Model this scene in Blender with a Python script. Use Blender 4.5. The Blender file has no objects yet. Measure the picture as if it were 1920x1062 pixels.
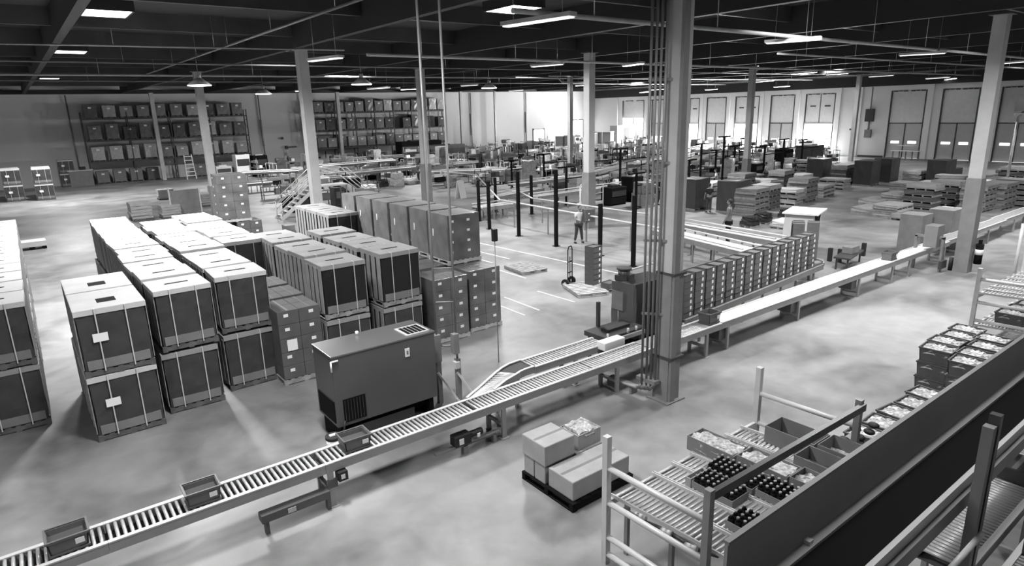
import bpy, math, random
from mathutils import Vector, Matrix
random.seed(7)
S = bpy.context.scene
C = S.collection
PI = math.pi

# ------------------------------------------------------------------ camera
CAM_H = 6.3
F_PX = 1201.7
def _axes():
    yaw, pitch, roll = math.radians(52.84), math.radians(15.09), math.radians(-1.52)
    cy, sy, cp, sp = math.cos(yaw), math.sin(yaw), math.cos(pitch), math.sin(pitch)
    f = Vector((cy*cp, sy*cp, -sp)); r = Vector((sy, -cy, 0)); u = r.cross(f)
    cr, sr = math.cos(roll), math.sin(roll)
    return cr*r + sr*u, -sr*r + cr*u, f
_R, _U, _F = _axes()
cam_d = bpy.data.cameras.new('camera'); cam = bpy.data.objects.new('camera', cam_d); C.objects.link(cam)
cam_d.sensor_width = 36; cam_d.lens = F_PX/1920*36; cam_d.clip_end = 400; cam_d.clip_start = .05
m = Matrix((_R, _U, -_F)).transposed().to_4x4(); m.translation = Vector((0, 0, CAM_H)); cam.matrix_world = m
S.camera = cam
def at(px, py, z=0.0):
    """photograph pixel -> point on the horizontal plane at height z (metres)"""
    d = _F + _R*((px-960)/F_PX) - _U*((py-531)/F_PX)
    t = (z-CAM_H)/d.z
    return (t*d.x, t*d.y)

def floor_at(px, py, ymax=76.5, xmax=76.5):
    """floor point seen at a pixel, pulled towards the viewer when it would lie beyond the walls"""
    x, y = at(px, py, 0)
    if y < 0 or py < 250: x, y = at(px, 250, 0)
    k = min(1, ymax/max(y, 1e-3), xmax/max(x, 1e-3))
    return (x*k, y*k)

# ------------------------------------------------------------------ world, view
S.view_settings.view_transform = 'Standard'; S.view_settings.look = 'None'
S.view_settings.gamma = 1; S.view_settings.use_curve_mapping = False
S.view_settings.exposure = 0.55
W = bpy.data.worlds.new('world'); S.world = W; W.use_nodes = True
W.node_tree.nodes['Background'].inputs[0].default_value = (1, 1, 1, 1)
W.node_tree.nodes['Background'].inputs[1].default_value = 2.5

# ------------------------------------------------------------------ materials
def lin(v):   # display grey -> linear
    return v/12.92 if v <= .04045 else ((v+.055)/1.055)**2.4
def mat(name, g, rough=.6, metal=0.0, noise=0.0, scale=3.0, spec=.5, g2=None):
    mt = bpy.data.materials.new(name); mt.use_nodes = True
    nt = mt.node_tree; b = nt.nodes['Principled BSDF']
    b.inputs['Base Color'].default_value = (g, g, g, 1)
    b.inputs['Roughness'].default_value = rough; b.inputs['Metallic'].default_value = metal
    b.inputs['Specular IOR Level'].default_value = spec
    if noise or g2 is not None:
        tc = nt.nodes.new('ShaderNodeTexCoord'); n = nt.nodes.new('ShaderNodeTexNoise')
        n.inputs['Scale'].default_value = scale; n.inputs['Detail'].default_value = 5
        r = nt.nodes.new('ShaderNodeValToRGB'); nt.links.new(tc.outputs['Object'], n.inputs['Vector'])
        nt.links.new(n.outputs['Fac'], r.inputs[0])
        lo, hi = (g*(1-noise), g*(1+noise)) if g2 is None else (g, g2)
        r.color_ramp.elements[0].position = .3; r.color_ramp.elements[1].position = .7
        r.color_ramp.elements[0].color = (lo, lo, lo, 1); r.color_ramp.elements[1].color = (hi, hi, hi, 1)
        nt.links.new(r.outputs[0], b.inputs['Base Color'])
    return mt
def emis(name, g, st):
    mt = bpy.data.materials.new(name); mt.use_nodes = True
    b = mt.node_tree.nodes['Principled BSDF']
    b.inputs['Base Color'].default_value = (g, g, g, 1)
    b.inputs['Emission Color'].default_value = (1, 1, 1, 1); b.inputs['Emission Strength'].default_value = st
    return mt
M = {}
M['bale_dark'] = mat('dark_cardboard', .042, .45, noise=.25, scale=2.5)
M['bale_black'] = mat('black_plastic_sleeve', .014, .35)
M['bale_side'] = mat('side_board', .25, .7, noise=.15)
M['bale_lid'] = mat('pale_board', .5, .7, noise=.08, scale=2)
M['lid_grey'] = mat('grey_board', .27, .7, noise=.12, scale=2)
M['tray'] = mat('grey_tray_board', .17, .7, noise=.12)
M['strap'] = mat('white_strap', .5, .5)
M['paper'] = mat('white_paper', .75, .8)
M['wood'] = mat('pallet_wood', .24, .8, noise=.3, scale=6)
M['wood_dark'] = mat('dark_pallet_wood', .09, .8, noise=.3, scale=6)
M['wood_pale'] = mat('pale_pallet_wood', .38, .8, noise=.15, scale=6)
M['carton'] = mat('brown_carton', .085, .75, noise=.15, scale=3)
M['carton_mid'] = mat('carton_board', .17, .75, noise=.12, scale=3)
M['carton_light'] = mat('pale_carton_board', .30, .75, noise=.1, scale=3)
M['tape'] = mat('packing_tape', .16, .4)
M['wrap'] = mat('wrapped_carton', .115, .28, noise=.35, scale=2, spec=.7)
M['wrap_side'] = mat('wrapped_carton_side', .17, .3, noise=.25, scale=2, spec=.7)
M['black'] = mat('black_paint', .007, .85, spec=.1)
M['rubber'] = mat('black_rubber', .010, .6)
M['dark_metal'] = mat('dark_grey_paint', .045, .4, noise=.1)
M['machine'] = mat('machine_grey_paint', .085, .35, noise=.1, scale=1)
M['machine_top'] = mat('machine_top_sheet', .16, .28, .4, noise=.1, scale=1)
M['mid_metal'] = mat('mid_grey_paint', .18, .45, noise=.12)
M['light_metal'] = mat('light_grey_paint', .5, .4, noise=.1)
M['roller'] = mat('roller_steel', .5, .35, .3)
M['rail'] = mat('conveyor_rail', .3, .4, .2, noise=.08)
M['rail_edge'] = mat('bright_rail_edge', .5, .4, .1)
M['belt_glare_white'] = mat('glare_white_belt', .85, .45)  # reflected glare on the belt is put into this white
M['belt_black'] = mat('black_belt', .004, .8, spec=.12)
M['panel_grey'] = mat('guard_panel', .26, .6, noise=.08, scale=1)
M['column'] = mat('column_paint', .43, .6, noise=.1, scale=1.5)
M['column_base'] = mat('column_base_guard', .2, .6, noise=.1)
M['pipe'] = mat('pipe_paint', .22, .4, .2, noise=.1)
M['ceil'] = mat('ceiling_deck', .022, .8, noise=.3, scale=.4)
M['girder'] = mat('dark_girder', .018, .7, noise=.2, scale=.5)
M['purlin'] = mat('purlin_paint', .05, .6, noise=.3, scale=.7)
M['wallb'] = mat('painted_wall', .55, .85, noise=.05, scale=.2)
M['wallw'] = mat('white_wall', .82, .8, noise=.05, scale=.2)
M['door_panel'] = mat('dock_door_panel', .7, .6, noise=.05)
M['door_low'] = mat('dock_door_lower', .5, .6, noise=.05)
M['door_line'] = mat('dock_door_track', .05, .6)
M['skylight'] = emis('skylight_pane', .9, 4.0)
M['tube'] = emis('lamp_tube', .9, 5.0)
M['tube_dim'] = emis('dim_lamp_tube', .8, 0.9)
M['doorglow'] = emis('daylit_window', .9, 2.2)
M['skin'] = mat('skin', .20, .6)
M['hair'] = mat('dark_hair', .012, .7)
M['cloth_white'] = mat('white_cloth', .62, .9)
M['cloth_grey'] = mat('grey_cloth', .16, .9)
M['cloth_dark'] = mat('dark_cloth', .015, .9)
M['jeans'] = mat('denim', .04, .9)
M['screen'] = mat('monitor_screen', .02, .2)
M['film'] = mat('crumpled_film', .36, .35, noise=.6, scale=22)
M['tote'] = mat('grey_tote', .10, .5, noise=.08)
M['tote_in'] = mat('tote_inner', .06, .6)
M['line'] = mat('floor_line_paint', .45, .6)

# ------------------------------------------------------------------ mesh builder
class MB:
    def __init__(s): s.v = []; s.f = []; s.sm = []
    def _add(s, vs, fs, smooth=False):
        n = len(s.v); s.v += [tuple(v) for v in vs]; s.f += [tuple(i+n for i in f) for f in fs]; s.sm += [smooth]*len(fs); return s
    def box(s, x0, x1, y0, y1, z0, z1):
        return s._add([(x0,y0,z0),(x1,y0,z0),(x1,y1,z0),(x0,y1,z0),(x0,y0,z1),(x1,y0,z1),(x1,y1,z1),(x0,y1,z1)],
                      [(0,3,2,1),(4,5,6,7),(0,1,5,4),(1,2,6,5),(2,3,7,6),(3,0,4,7)])
    def c(s, cx, cy, z0, w, d, h): return s.box(cx-w/2, cx+w/2, cy-d/2, cy+d/2, z0, z0+h)
    def bar(s, p, q, w, h=None):
        """rectangular bar from p to q; w across, h upright"""
        h = w if h is None else h
        p, q = Vector(p), Vector(q); d = (q-p).normalized()
        side = d.cross(Vector((0,0,1)))
        side = Vector((1,0,0)) if side.length < 1e-4 else side.normalized()
        up = side.cross(d)
        a, b = side*w/2, up*h/2
        return s._add([p-a-b,p+a-b,p+a+b,p-a+b,q-a-b,q+a-b,q+a+b,q-a+b],
                      [(0,3,2,1),(4,5,6,7),(0,1,5,4),(1,2,6,5),(2,3,7,6),(3,0,4,7)][:])
    def tube(s, p, q, r, n=10, r2=None):
        p, q = Vector(p), Vector(q); d = (q-p).normalized(); r2 = r if r2 is None else r2
        a = d.orthogonal().normalized(); b = d.cross(a)
        vs = []
        for (c, rr) in ((p, r), (q, r2)):
            for i in range(n):
                t = 2*PI*i/n; vs.append(c + a*math.cos(t)*rr + b*math.sin(t)*rr)
        fs = [(i, (i+1) % n, n+(i+1) % n, n+i) for i in range(n)]
        s._add(vs, fs, True); k = len(s.v)-2*n
        s.f.append(tuple(k+i for i in range(n-1, -1, -1))); s.f.append(tuple(k+n+i for i in range(n))); s.sm += [False, False]
        return s
    def path(s, pts, r, n=8):
        for a, b in zip(pts[:-1], pts[1:]): s.tube(a, b, r, n)
        for p in pts[1:-1]: s.ball(p, r, r, r, 6, 4)
        return s
    def ball(s, c, rx, ry, rz, n=12, m=8):
        vs = [(c[0], c[1], c[2]-rz)]
        for j in range(1, m):
            t = -PI/2+PI*j/m
            for i in range(n):
                a = 2*PI*i/n; vs.append((c[0]+rx*math.cos(t)*math.cos(a), c[1]+ry*math.cos(t)*math.sin(a), c[2]+rz*math.sin(t)))
        vs.append((c[0], c[1], c[2]+rz)); top = len(vs)-1
        fs = [(0, 1+(i+1) % n, 1+i) for i in range(n)]
        for j in range(m-2):
            for i in range(n):
                a = 1+j*n+i; b = 1+j*n+(i+1) % n; fs.append((a, b, b+n, a+n))
        k = 1+(m-2)*n
        fs += [(k+i, k+(i+1) % n, top) for i in range(n)]
        return s._add(vs, fs, True)
    def prism(s, pts, d):
        """polygon pts (3D, planar) extruded by vector d"""
        n = len(pts); pts = [Vector(p) for p in pts]; d = Vector(d)
        vs = pts+[p+d for p in pts]
        fs = [tuple(range(n-1, -1, -1)), tuple(range(n, 2*n))]+[(i, (i+1) % n, n+(i+1) % n, n+i) for i in range(n)]
        return s._add(vs, fs)
    def soft(s, x0, x1, y0, y1, z0, z1, bulge=.02, n=5, jit=.006, seed=0):
        """box with subdivided, softly bulging sides"""
        rnd = random.Random(seed)
        cx, cy, cz = (x0+x1)/2, (y0+y1)/2, (z0+z1)/2
        idx = {}
        def vert(i, j, k):
            if (i, j, k) not in idx:
                u, v, w = i/n, j/n, k/n
                b = bulge
                ox = (u-.5)*2*b*4*v*(1-v)*(.4+4*w*(1-w)*.6); oy = (v-.5)*2*b*4*u*(1-u)*(.4+4*w*(1-w)*.6)
                oz = (w-.5)*2*b*.5*16*u*(1-u)*v*(1-v) if w > .5 else 0
                cr = .012*sum(1 for q in (i, j, k) if q in (0, n))
                x = x0+(x1-x0)*u+ox+rnd.uniform(-jit, jit); y = y0+(y1-y0)*v+oy+rnd.uniform(-jit, jit); z = z0+(z1-z0)*w+oz+(rnd.uniform(-jit, jit) if k else 0)
                idx[(i, j, k)] = len(s.v); s.v.append((x, y, z))
            return idx[(i, j, k)]
        for a in range(n):
            for b in range(n):
                for q, flip in ((0, 0), (n, 1)):
                    for f in ([vert(q,a,b),vert(q,a,b+1),vert(q,a+1,b+1),vert(q,a+1,b)], [vert(a,q,b),vert(a+1,q,b),vert(a+1,q,b+1),vert(a,q,b+1)], [vert(a,b,q),vert(a,b+1,q),vert(a+1,b+1,q),vert(a+1,b,q)]):
                        s.f.append(tuple(f[::-1] if flip else f)); s.sm.append(False)
        return s
    def build(s, name, m, parent=None, bevel=0):
        me = bpy.data.meshes.new(name); me.from_pydata(s.v, [], s.f)
        for p, q in zip(me.polygons, s.sm): p.use_smooth = q
        me.materials.append(M[m] if isinstance(m, str) else m); me.update()
        o = bpy.data.objects.new(name, me); C.objects.link(o)
        if parent is not None: o.parent = parent
        if bevel:
            b = o.modifiers.new('bevel', 'BEVEL'); b.width = bevel; b.segments = 2; b.limit_method = 'ANGLE'
        return o
def tag(o, label, cat, group=None):
    o['label'] = label; o['category'] = cat
    if group: o['group'] = group
    return o
def thing(name, label, cat, loc=(0, 0, 0), rz=0, group=None):
    o = bpy.data.objects.new(name, None); C.objects.link(o); o.empty_display_size = .2
    o.location = loc; o.rotation_euler = (0, 0, rz); return tag(o, label, cat, group)
def struct(o): o['kind'] = 'structure'; return o
_kids = {}
def kids(o):
    return [c for c in bpy.data.objects if c.parent == o]
def freeze(o):
    _kids[o.name] = [(c, kids(c)) for c in kids(o)]; return o
def dup(o, loc, rz=0, label=None, group=None, sc=None):
    if o.name not in _kids: freeze(o)
    r = o.copy(); C.objects.link(r); r.location = loc; r.rotation_euler = (0, 0, rz)
    if sc: r.scale = sc
    if label: r['label'] = label
    if group: r['group'] = group
    for c, g in _kids[o.name]:
        k = c.copy(); C.objects.link(k); k.parent = r
        for x in g:
            y = x.copy(); C.objects.link(y); y.parent = k
    return r
OCC = []
def claim(x, y, r): OCC.append((x, y, r))
def free(x, y, r): return all((x-a)**2+(y-b)**2 > (r+c)**2 for a, b, c in OCC)
def spot(px, py, r, rnd, ymax=76):
    """free floor point near the one seen at a pixel, or None"""
    for k in range(24):
        x, y = floor_at(px+rnd.uniform(-1, 1)*k*2.0, py+rnd.uniform(-1, 1)*k*.7, ymax)
        if free(x, y, r): claim(x, y, r); return x, y
    return None
_used = {}
def put(o, loc, rz=0, label=None, group=None, sc=None):
    """first call moves the built thing itself, later calls copy it"""
    if o.name not in _used:
        _used[o.name] = 1; freeze(o); o.location = loc; o.rotation_euler = (0, 0, rz)
        if label: o['label'] = label
        if group: o['group'] = group
        if sc: o.scale = sc
        return o
    return dup(o, loc, rz, label, group, sc)
ORD = ['first', 'second', 'third', 'fourth', 'fifth', 'sixth', 'seventh', 'eighth', 'ninth', 'tenth', 'eleventh', 'twelfth', 'thirteenth', 'fourteenth', 'fifteenth', 'sixteenth', 'seventeenth', 'eighteenth', 'nineteenth', 'twentieth', 'twenty-first', 'twenty-second', 'twenty-third', 'twenty-fourth', 'twenty-fifth', 'twenty-sixth', 'twenty-seventh', 'twenty-eighth', 'twenty-ninth', 'thirtieth', 'thirty-first', 'thirty-second', 'thirty-third', 'thirty-fourth']
def area(name, loc, sx, sy, power, rot=(0, 0, 0), spread=180):
    d = bpy.data.lights.new(name, 'AREA'); d.shape = 'RECTANGLE'; d.size = sx; d.size_y = sy; d.energy = power; d.spread = math.radians(spread)
    o = bpy.data.objects.new(name, d); C.objects.link(o); o.location = loc; o.rotation_euler = rot; return o
# ------------------------------------------------------------------ daylight: roof skylights, some added as fill, and open dock doors
CEIL = 10.1
SKY = [(14.4, 18.5, 1100), (11.5, 34, 900), (27.5, 17, 900), (9.0, 3.2, 420), (24.5, 2.5, 650), (41, 2.5, 800), (-4.5, 6, 600),  # first row: unseen skylights added to light columns, mid floor and near rollers
       (3.3, 9.5, 1100), (3.2, 25.2, 3000), (3.2, 39.5, 1500), (3.4, 63, 2600),
       (19.5, 8.8, 1900), (19.5, 27, 1500), (19.5, 45, 1400), (19.5, 64, 2800),
       (35.5, 8.0, 1500), (35.5, 27, 1600), (35.5, 45, 1400), (35.5, 64, 2200),
       (51.5, 12, 1300), (51.5, 30, 1100), (51.5, 50, 1400), (51.5, 66, 1800), (67, 16, 1700), (67, 34, 1700), (67, 60, 2400)]
for (x, y, p) in SKY:
    area('skylight_and_fill', (x, y, 9.575), 1.2, 1.5, p*.62, spread=150)
OPEN_DOORS = [(39.6, 43.0, 1), (49.6, 52.9, 2), (59.0, 62.0, 3)]
for (y0, y1, n) in OPEN_DOORS:
    area('dock_daylight', (79.3, (y0+y1)/2, 1.95), 3.0, 3.6, 5200, (0, PI/2, 0))
area('dock_daylight', (79.3, 71.4, 3.7), 1.6, 3.8, 4500, (0, PI/2, 0))
# ------------------------------------------------------------------ floor with joints and polished patches
def floor_mat():
    mt = bpy.data.materials.new('polished_concrete'); mt.use_nodes = True; nt = mt.node_tree; b = nt.nodes['Principled BSDF']
    tc = nt.nodes.new('ShaderNodeTexCoord')
    def noise(sc, det, w=0.0):
        n = nt.nodes.new('ShaderNodeTexNoise'); n.inputs['Scale'].default_value = sc; n.inputs['Detail'].default_value = det; n.inputs['Distortion'].default_value = w
        nt.links.new(tc.outputs['Object'], n.inputs['Vector']); return n
    n1, n2 = noise(.35, 4, .6), noise(2.2, 6, .3)
    mx = nt.nodes.new('ShaderNodeMath'); mx.operation = 'MULTIPLY_ADD'; mx.inputs[1].default_value = .35
    nt.links.new(n2.outputs['Fac'], mx.inputs[0]); nt.links.new(n1.outputs['Fac'], mx.inputs[2])
    r = nt.nodes.new('ShaderNodeValToRGB'); nt.links.new(mx.outputs[0], r.inputs[0])
    r.color_ramp.elements[0].position = .45; r.color_ramp.elements[1].position = .88
    r.color_ramp.elements[0].color = (.095, .095, .095, 1); r.color_ramp.elements[1].color = (.275, .275, .275, 1)
    nt.links.new(r.outputs[0], b.inputs['Base Color'])
    rr = nt.nodes.new('ShaderNodeMapRange'); rr.inputs[3].default_value = .36; rr.inputs[4].default_value = .55
    nt.links.new(n2.outputs['Fac'], rr.inputs[0]); nt.links.new(rr.outputs[0], b.inputs['Roughness'])
    return mt
FM = floor_mat()
X0, X1, Y0, Y1 = -9.0, 79.0, -7.0, 80.6
struct(MB().box(X0, X1, Y0, Y1, -.3, 0).build('floor', FM))
struct(MB().box(X0, X1, Y0, Y1, CEIL, CEIL+.2).build('ceiling', 'ceil'))
struct(MB().box(X0-.3, X0, Y0, Y1, 0, CEIL).build('wall_left', 'wallb'))
struct(MB().box(X0, X1, Y0-.3, Y0, 0, CEIL).build('wall_near', 'wallb'))
wb = struct(MB().box(X0, X1, Y1, Y1+.3, 0, CEIL).build('wall_back', 'wallb'))
# dock wall with real openings
DOORS = [(19.4, 22.9, 'c'), (24.8, 28.1, 'c'), (29.7, 33.2, 'c'), (39.5, 43.1, 'o'), (44.6, 47.8, 'c'), (49.5, 53.0, 'o'), (54.5, 57.6, 'c'), (58.9, 62.1, 'o'), (64.8, 67.6, 'h'), (69.2, 73.6, 'w')]
w = MB(); y = Y0
for (a, b_, k) in DOORS:
    w.box(X1, X1+.35, y, a, 0, CEIL); w.box(X1, X1+.35, a, b_, 7.35, CEIL); y = b_
w.box(X1, X1+.35, y, Y1, 0, CEIL)
struct(w.build('wall_dock', 'wallw'))
w = MB()
yy = 17.0
for (a, b_, k) in DOORS:
    w.box(X1-.22, X1-.002, a-.75, a-.28, 0, 8.0)
w.box(X1-.22, X1-.002, 74.6, 75.1, 0, 8); w.box(X1-.22, X1-.002, 36.3, 36.9, 0, 8)
struct(w.build('trim_1', 'wallw'))
struct(MB().box(X1-.9, X1-.25, Y0, Y1, 7.85, 9.0).build('trim_2', 'girder'))
struct(MB().box(X0, X1-1, Y1-.35, Y1-.01, 9.0, 9.35).build('trim_3', 'girder'))
struct(MB().box(X1-.06, X1-.001, Y0, 19.2, .0, .18).box(X1-.06, X1-.001, 33.4, 36.2, 0, .18).build('baseboard_dock', 'dark_metal'))
n = 0
for (a, b_, k) in DOORS:
    n += 1
    c = (a+b_)/2; X = X1+.12
    d = thing('door_%d' % n, 'x', 'x', (0, 0, 0)); del d['label']; del d['category']; d['kind'] = 'structure'
    up = MB().box(X, X+.05, a, b_, 3.85 if k != 'w' else 4.6, 7.35).build('upper_panel', 'door_panel', d)
    t = MB()
    for yy in (a, b_): t.box(X-.14, X-.02, yy-.06, yy+.06, 0, 7.3)
    for q in (0, 1):
        for i in range(3): t.box(X-.16, X-.04, a+.15+q*(b_-a)/2+i*.5, a+.55+q*(b_-a)/2+i*.5, 7.18+.03*(i % 2), 7.3)
    t.build('door_track', 'door_line', d)
    MB().box(X-.05, X-.005, a, b_, 3.75, 3.86).box(X-.05, X-.005, c-.05, c+.05, 3.85 if k == 'o' else .0, 7.3 if k == 'o' else 3.8).build('centre_seam', 'door_line' if k == 'c' else 'mid_metal', d)
    if k == 'c':
        lo = MB(); lo.box(X, X+.05, a, b_, .0, 3.8)
        for z in (.95, 1.9, 2.85): lo.box(X-.015, X, a, b_, z, z+.03)
        lo.build('lower_panel', 'door_low', d)
        for q in (-1, 1):
            MB().box(X-.03, X-.005, c+q*(b_-a)/4-.42, c+q*(b_-a)/4+.42, 1.62, 1.86).build('window_slit', 'doorglow', d)
    elif k == 'h':
        MB().box(X, X+.05, a, b_, 1.9, 3.85).build('lower_panel', 'door_low', d)
    elif k == 'w':
        MB().box(X, X+.05, a, b_, 0, 2.9).build('lower_panel', 'door_low', d)
        MB().box(X, X+.05, c-.12, c+.12, 2.9, 4.6).build('post', 'mid_metal', d)
    if k == 'o':
        for q in (-1, 1): MB().box(X-.03, X-.005, c+q*(b_-a)/4-.35, c+q*(b_-a)/4+.35, 5.75, 5.92).build('dark_plate', 'door_line', d)
# bright doorways in the back wall, far corner
d = struct(thing('door_11', 'x', 'x')); del d['label']; del d['category']
MB().box(66.2, 68.2, Y1-.05, Y1-.005, 0.2, 3.2).build('daylit_pane', 'doorglow', d)
MB().box(66.0, 66.2, Y1-.08, Y1-.005, 0, 3.4).box(68.2, 68.4, Y1-.08, Y1-.005, 0, 3.4).box(66, 68.4, Y1-.08, Y1-.005, 3.2, 3.4).build('door_frame', 'mid_metal', d)
for i, x in enumerate((73.6, 76.0)):
    d = struct(thing('window_%d' % (i+1), 'x', 'x')); del d['label']; del d['category']
    MB().box(x, x+1.8, Y1-.05, Y1-.005, 1.6, 4.4).build('daylit_pane', 'doorglow', d)
    MB().box(x+.8, x+.95, Y1-.09, Y1-.055, 1.6, 4.4).box(x-.1, x+1.9, Y1-.09, Y1-.055, 4.4, 4.55).build('window_frame', 'door_line', d)
# outdoor apron seen through the open dock doors
struct(MB().box(X1+.4, X1+12, 30, Y1, -.35, -.05).build('trim_4', 'wallw'))

# ------------------------------------------------------------------ roof frame: girders across, purlins along, skylight panes (added ones too)
GX = [2.0, 10.3, 18.3, 26.4, 34.5, 43.0, 51, 59, 67, 74]
for i, x in enumerate(GX):
    struct(MB().box(x-.13, x+.13, Y0, Y1-.4, 9.05, CEIL).build('trim_%d' % (10+i), 'girder'))
for i, y in enumerate([3, 9.2, 15.4, 21.5, 28.2, 34.8, 41.5, 48, 54.5, 61, 67.5, 74]):
    g = MB(); g.box(X0, X1, y-.07, y+.07, 9.5, CEIL-.0)
    struct(g.build('trim_%d' % (30+i), 'purlin'))
k = 0
for (x, y, p) in SKY:
    k += 1
    s = MB(); s.box(x-.62, x+.62, y-.8, y+.8, 9.60, 9.63)
    f = MB().box(x-.68, x-.62, y-.86, y+.86, 9.59, CEIL).box(x+.62, x+.68, y-.86, y+.86, 9.59, CEIL).box(x-.62, x+.62, y-.86, y-.8, 9.59, CEIL).box(x-.62, x+.62, y+.8, y+.86, 9.59, CEIL); struct(f.build('trim_%d' % (200+k), 'girder'))
    q = struct(s.build('window_%d' % (10+k), 'skylight'))
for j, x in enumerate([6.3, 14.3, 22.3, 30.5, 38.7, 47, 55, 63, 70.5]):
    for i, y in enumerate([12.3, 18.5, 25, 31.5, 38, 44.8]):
        # pale panels: daylight reflected on the deck between beams, put into their colour
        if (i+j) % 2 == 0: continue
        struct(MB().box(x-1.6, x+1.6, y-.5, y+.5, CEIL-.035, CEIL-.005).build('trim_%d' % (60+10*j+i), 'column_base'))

# ------------------------------------------------------------------ columns
def column(x, y, w, label, top=9.05, guard=2.2, gw=0, mt='column', sign=False):
    t = thing('column', label, 'column', (x, y, 0), 0)
    MB().box(-w/2, w/2, -w/2, w/2, 0, top).build('post', mt, t)
    if guard: MB().box(-w/2-.05-gw, w/2+.05+gw, -w/2-.05-gw, w/2+.05+gw, .0, guard).build('base_guard', 'column_base', t)
    MB().box(-w/2-.12, w/2+.12, -w/2-.12, w/2+.12, top-.04, top).build('cap_plate', 'dark_metal', t)
    return t
bigc = column(10.62, 8.45, .36, 'large pale square column beside the roller conveyor, nearest the viewer', guard=0)
MB().box(-.18, -.02, -.26, -.18, 0, 9.0).build('edge_channel', 'pipe', bigc)
MB().box(-.20, .20, -.20, .20, .0, 2.9).build('base_sleeve', 'column_base', bigc)
MB().box(-.21, .21, -.27, .21, 2.88, 2.93).box(-.22, .22, -.28, .22, 1.0, 1.06).build('clamp_band', 'door_line', bigc)
MB().box(-.3, .3, -.3, .3, 0, .03).build('base_plate', 'mid_metal', bigc)
column(27.6, 8.35, .42, 'pale square column standing past the far end of the white belt, by the right aisle', guard=3.5, gw=-.02)
column(10.6, 28.5, .42, 'pale column rising behind the small group of striped totes')
column(9.7, 43.6, .42, 'pale column right of the long rack with the bright highbay lamp at its head')
column(21.8, 38.0, .45, 'pale column rising behind the tall wrapped pallet loads', guard=3.0)
column(24.3, 25.0, .42, 'pale column among the black posts in the packing area', guard=3.0)
column(39.3, 42.8, .35, 'slim column with a pipe bracket in front of the far white corner', guard=0)
column(45.3, 29.1, .4, 'pale column in front of the row of dock doors, mid hall')
column(72.5, 33.9, .4, 'pale column close to the blank stretch of dock wall', guard=0)
column(12.6, 78.0, .38, 'slim white column in front of the left pallet rack', guard=0)
column(33.2, 78.6, .38, 'slim white column in front of the right pallet rack', guard=0)
column(51.4, 78.7, .3, 'slim white column against the bare back wall, right of the racks', guard=0)
column(57.8, 79.3, .25, 'thin downpipe column on the bare back wall past the slim white one', guard=0, mt='pipe')

# ------------------------------------------------------------------ pallet racking on the back wall
def rack(x0, x1, y, bays, label):
    t = thing('pallet_rack', label, 'rack', ((x0+x1)/2, y, 0)); c = (x0+x1)/2
    n = bays; st = (x1-x0)/n
    for i in range(n+1):
        x = x0+i*st-c; u = MB()
        u.box(x-.05, x+.05, -.05, .05, 0, 7.2).box(x-.05, x+.05, .95, 1.05, 0, 7.2)
        for k in range(6): u.bar((x, 0, .3+k*1.15), (x, 1, 1.3+k*1.15 if k % 2 == 0 else .3+k*1.15), .04)
        u.build('upright_frame', 'door_line', t)
    for z in (2.28, 4.38, 6.55):
        for i in range(n):
            a = x0+i*st-c
            MB().box(a+.05, a+st-.05, -.04, .03, z-.13, z).box(a+.05, a+st-.05, .97, 1.03, z-.13, z).box(a+.05, a+st-.05, 0, 1, z-.03, z-.01).build('beam', 'door_line', t)
    return t
rack(6.2, 22.2, 79.0, 4, 'tall dark pallet rack of three loaded levels at the left of the back wall')
rack(30.2, 49.2, 79.2, 7, 'long dark pallet rack behind the packing area, against the back wall')
def rack_load(m, h, nm='pallet_load'):
    t = thing(nm, 'x', 'pallet load'); 
    MB().box(-.55, .55, -.5, .5, 0, .04).box(-.55, -.42, -.5, .5, .04, .1).box(.42, .55, -.5, .5, .04, .1).box(-.06, .06, -.5, .5, .04, .1).box(-.55, .55, -.5, .5, .1, .14).build('pallet', 'wood_dark', t)
    MB().soft(-.5, .5, -.48, .48, .14, h, .03, 3, .02, int(h*100)).build('wrapped_goods', m, t)
    MB().box(-.12, .12, -.53, -.51, h-.35, h-.2).build('paper_label', 'paper', t)
    return t
RL = [rack_load('carton_mid', 1.25), rack_load('wrap', 1.5), rack_load('film', 1.45), rack_load('carton_light', 1.2), rack_load('carton', 1.3)]
LV = ['floor row', 'lowest beam', 'middle beam', 'top beam']
def fill_rack(x0, x1, y, z, lv, which, seed, n, skip=()):
    st = (x1-x0)/n
    for i in range(n):
        if i in skip: continue
        r = random.Random(seed*100+i); k = RL[r.choice(which)]
        nm = ['boxes', 'stretch wrapped goods', 'glossy film wrapped goods', 'pale cartons', 'dark cartons'][RL.index(k)]
        put(k, (x0+st*(i+.5)+r.uniform(-.06, .06), y+.48, z), r.uniform(-.04, .04), '%s pallet, %s along the %s, %s rack' % (nm, ORD[i], LV[lv], 'left' if x0 < 25 else 'right'), 'pallet loads in the racks', sc=(1.12, 1, r.uniform(.98, 1.12)))
for lv, z in ((1, 2.285), (2, 4.385), (3, 6.555)):
    fill_rack(6.3, 22.1, 79.0, z, lv, {1: [0, 2, 3, 2], 2: [1, 2, 0, 4], 3: [0, 0, 4, 3]}[lv], lv, 10)
    fill_rack(30.3, 49.1, 79.2, z, lv, {1: [0, 3, 1], 2: [1, 0, 4], 3: [1, 0, 2]}[lv], 10+lv, 14, {1: (), 2: (8, 12), 3: ()}[lv])
fill_rack(6.3, 22.1, 79.0, 0.005, 0, [4, 0], 5, 10, (4, 5, 8))
fill_rack(30.3, 49.1, 79.2, 0.005, 0, [4, 3], 6, 14, (2, 7, 9))
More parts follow.
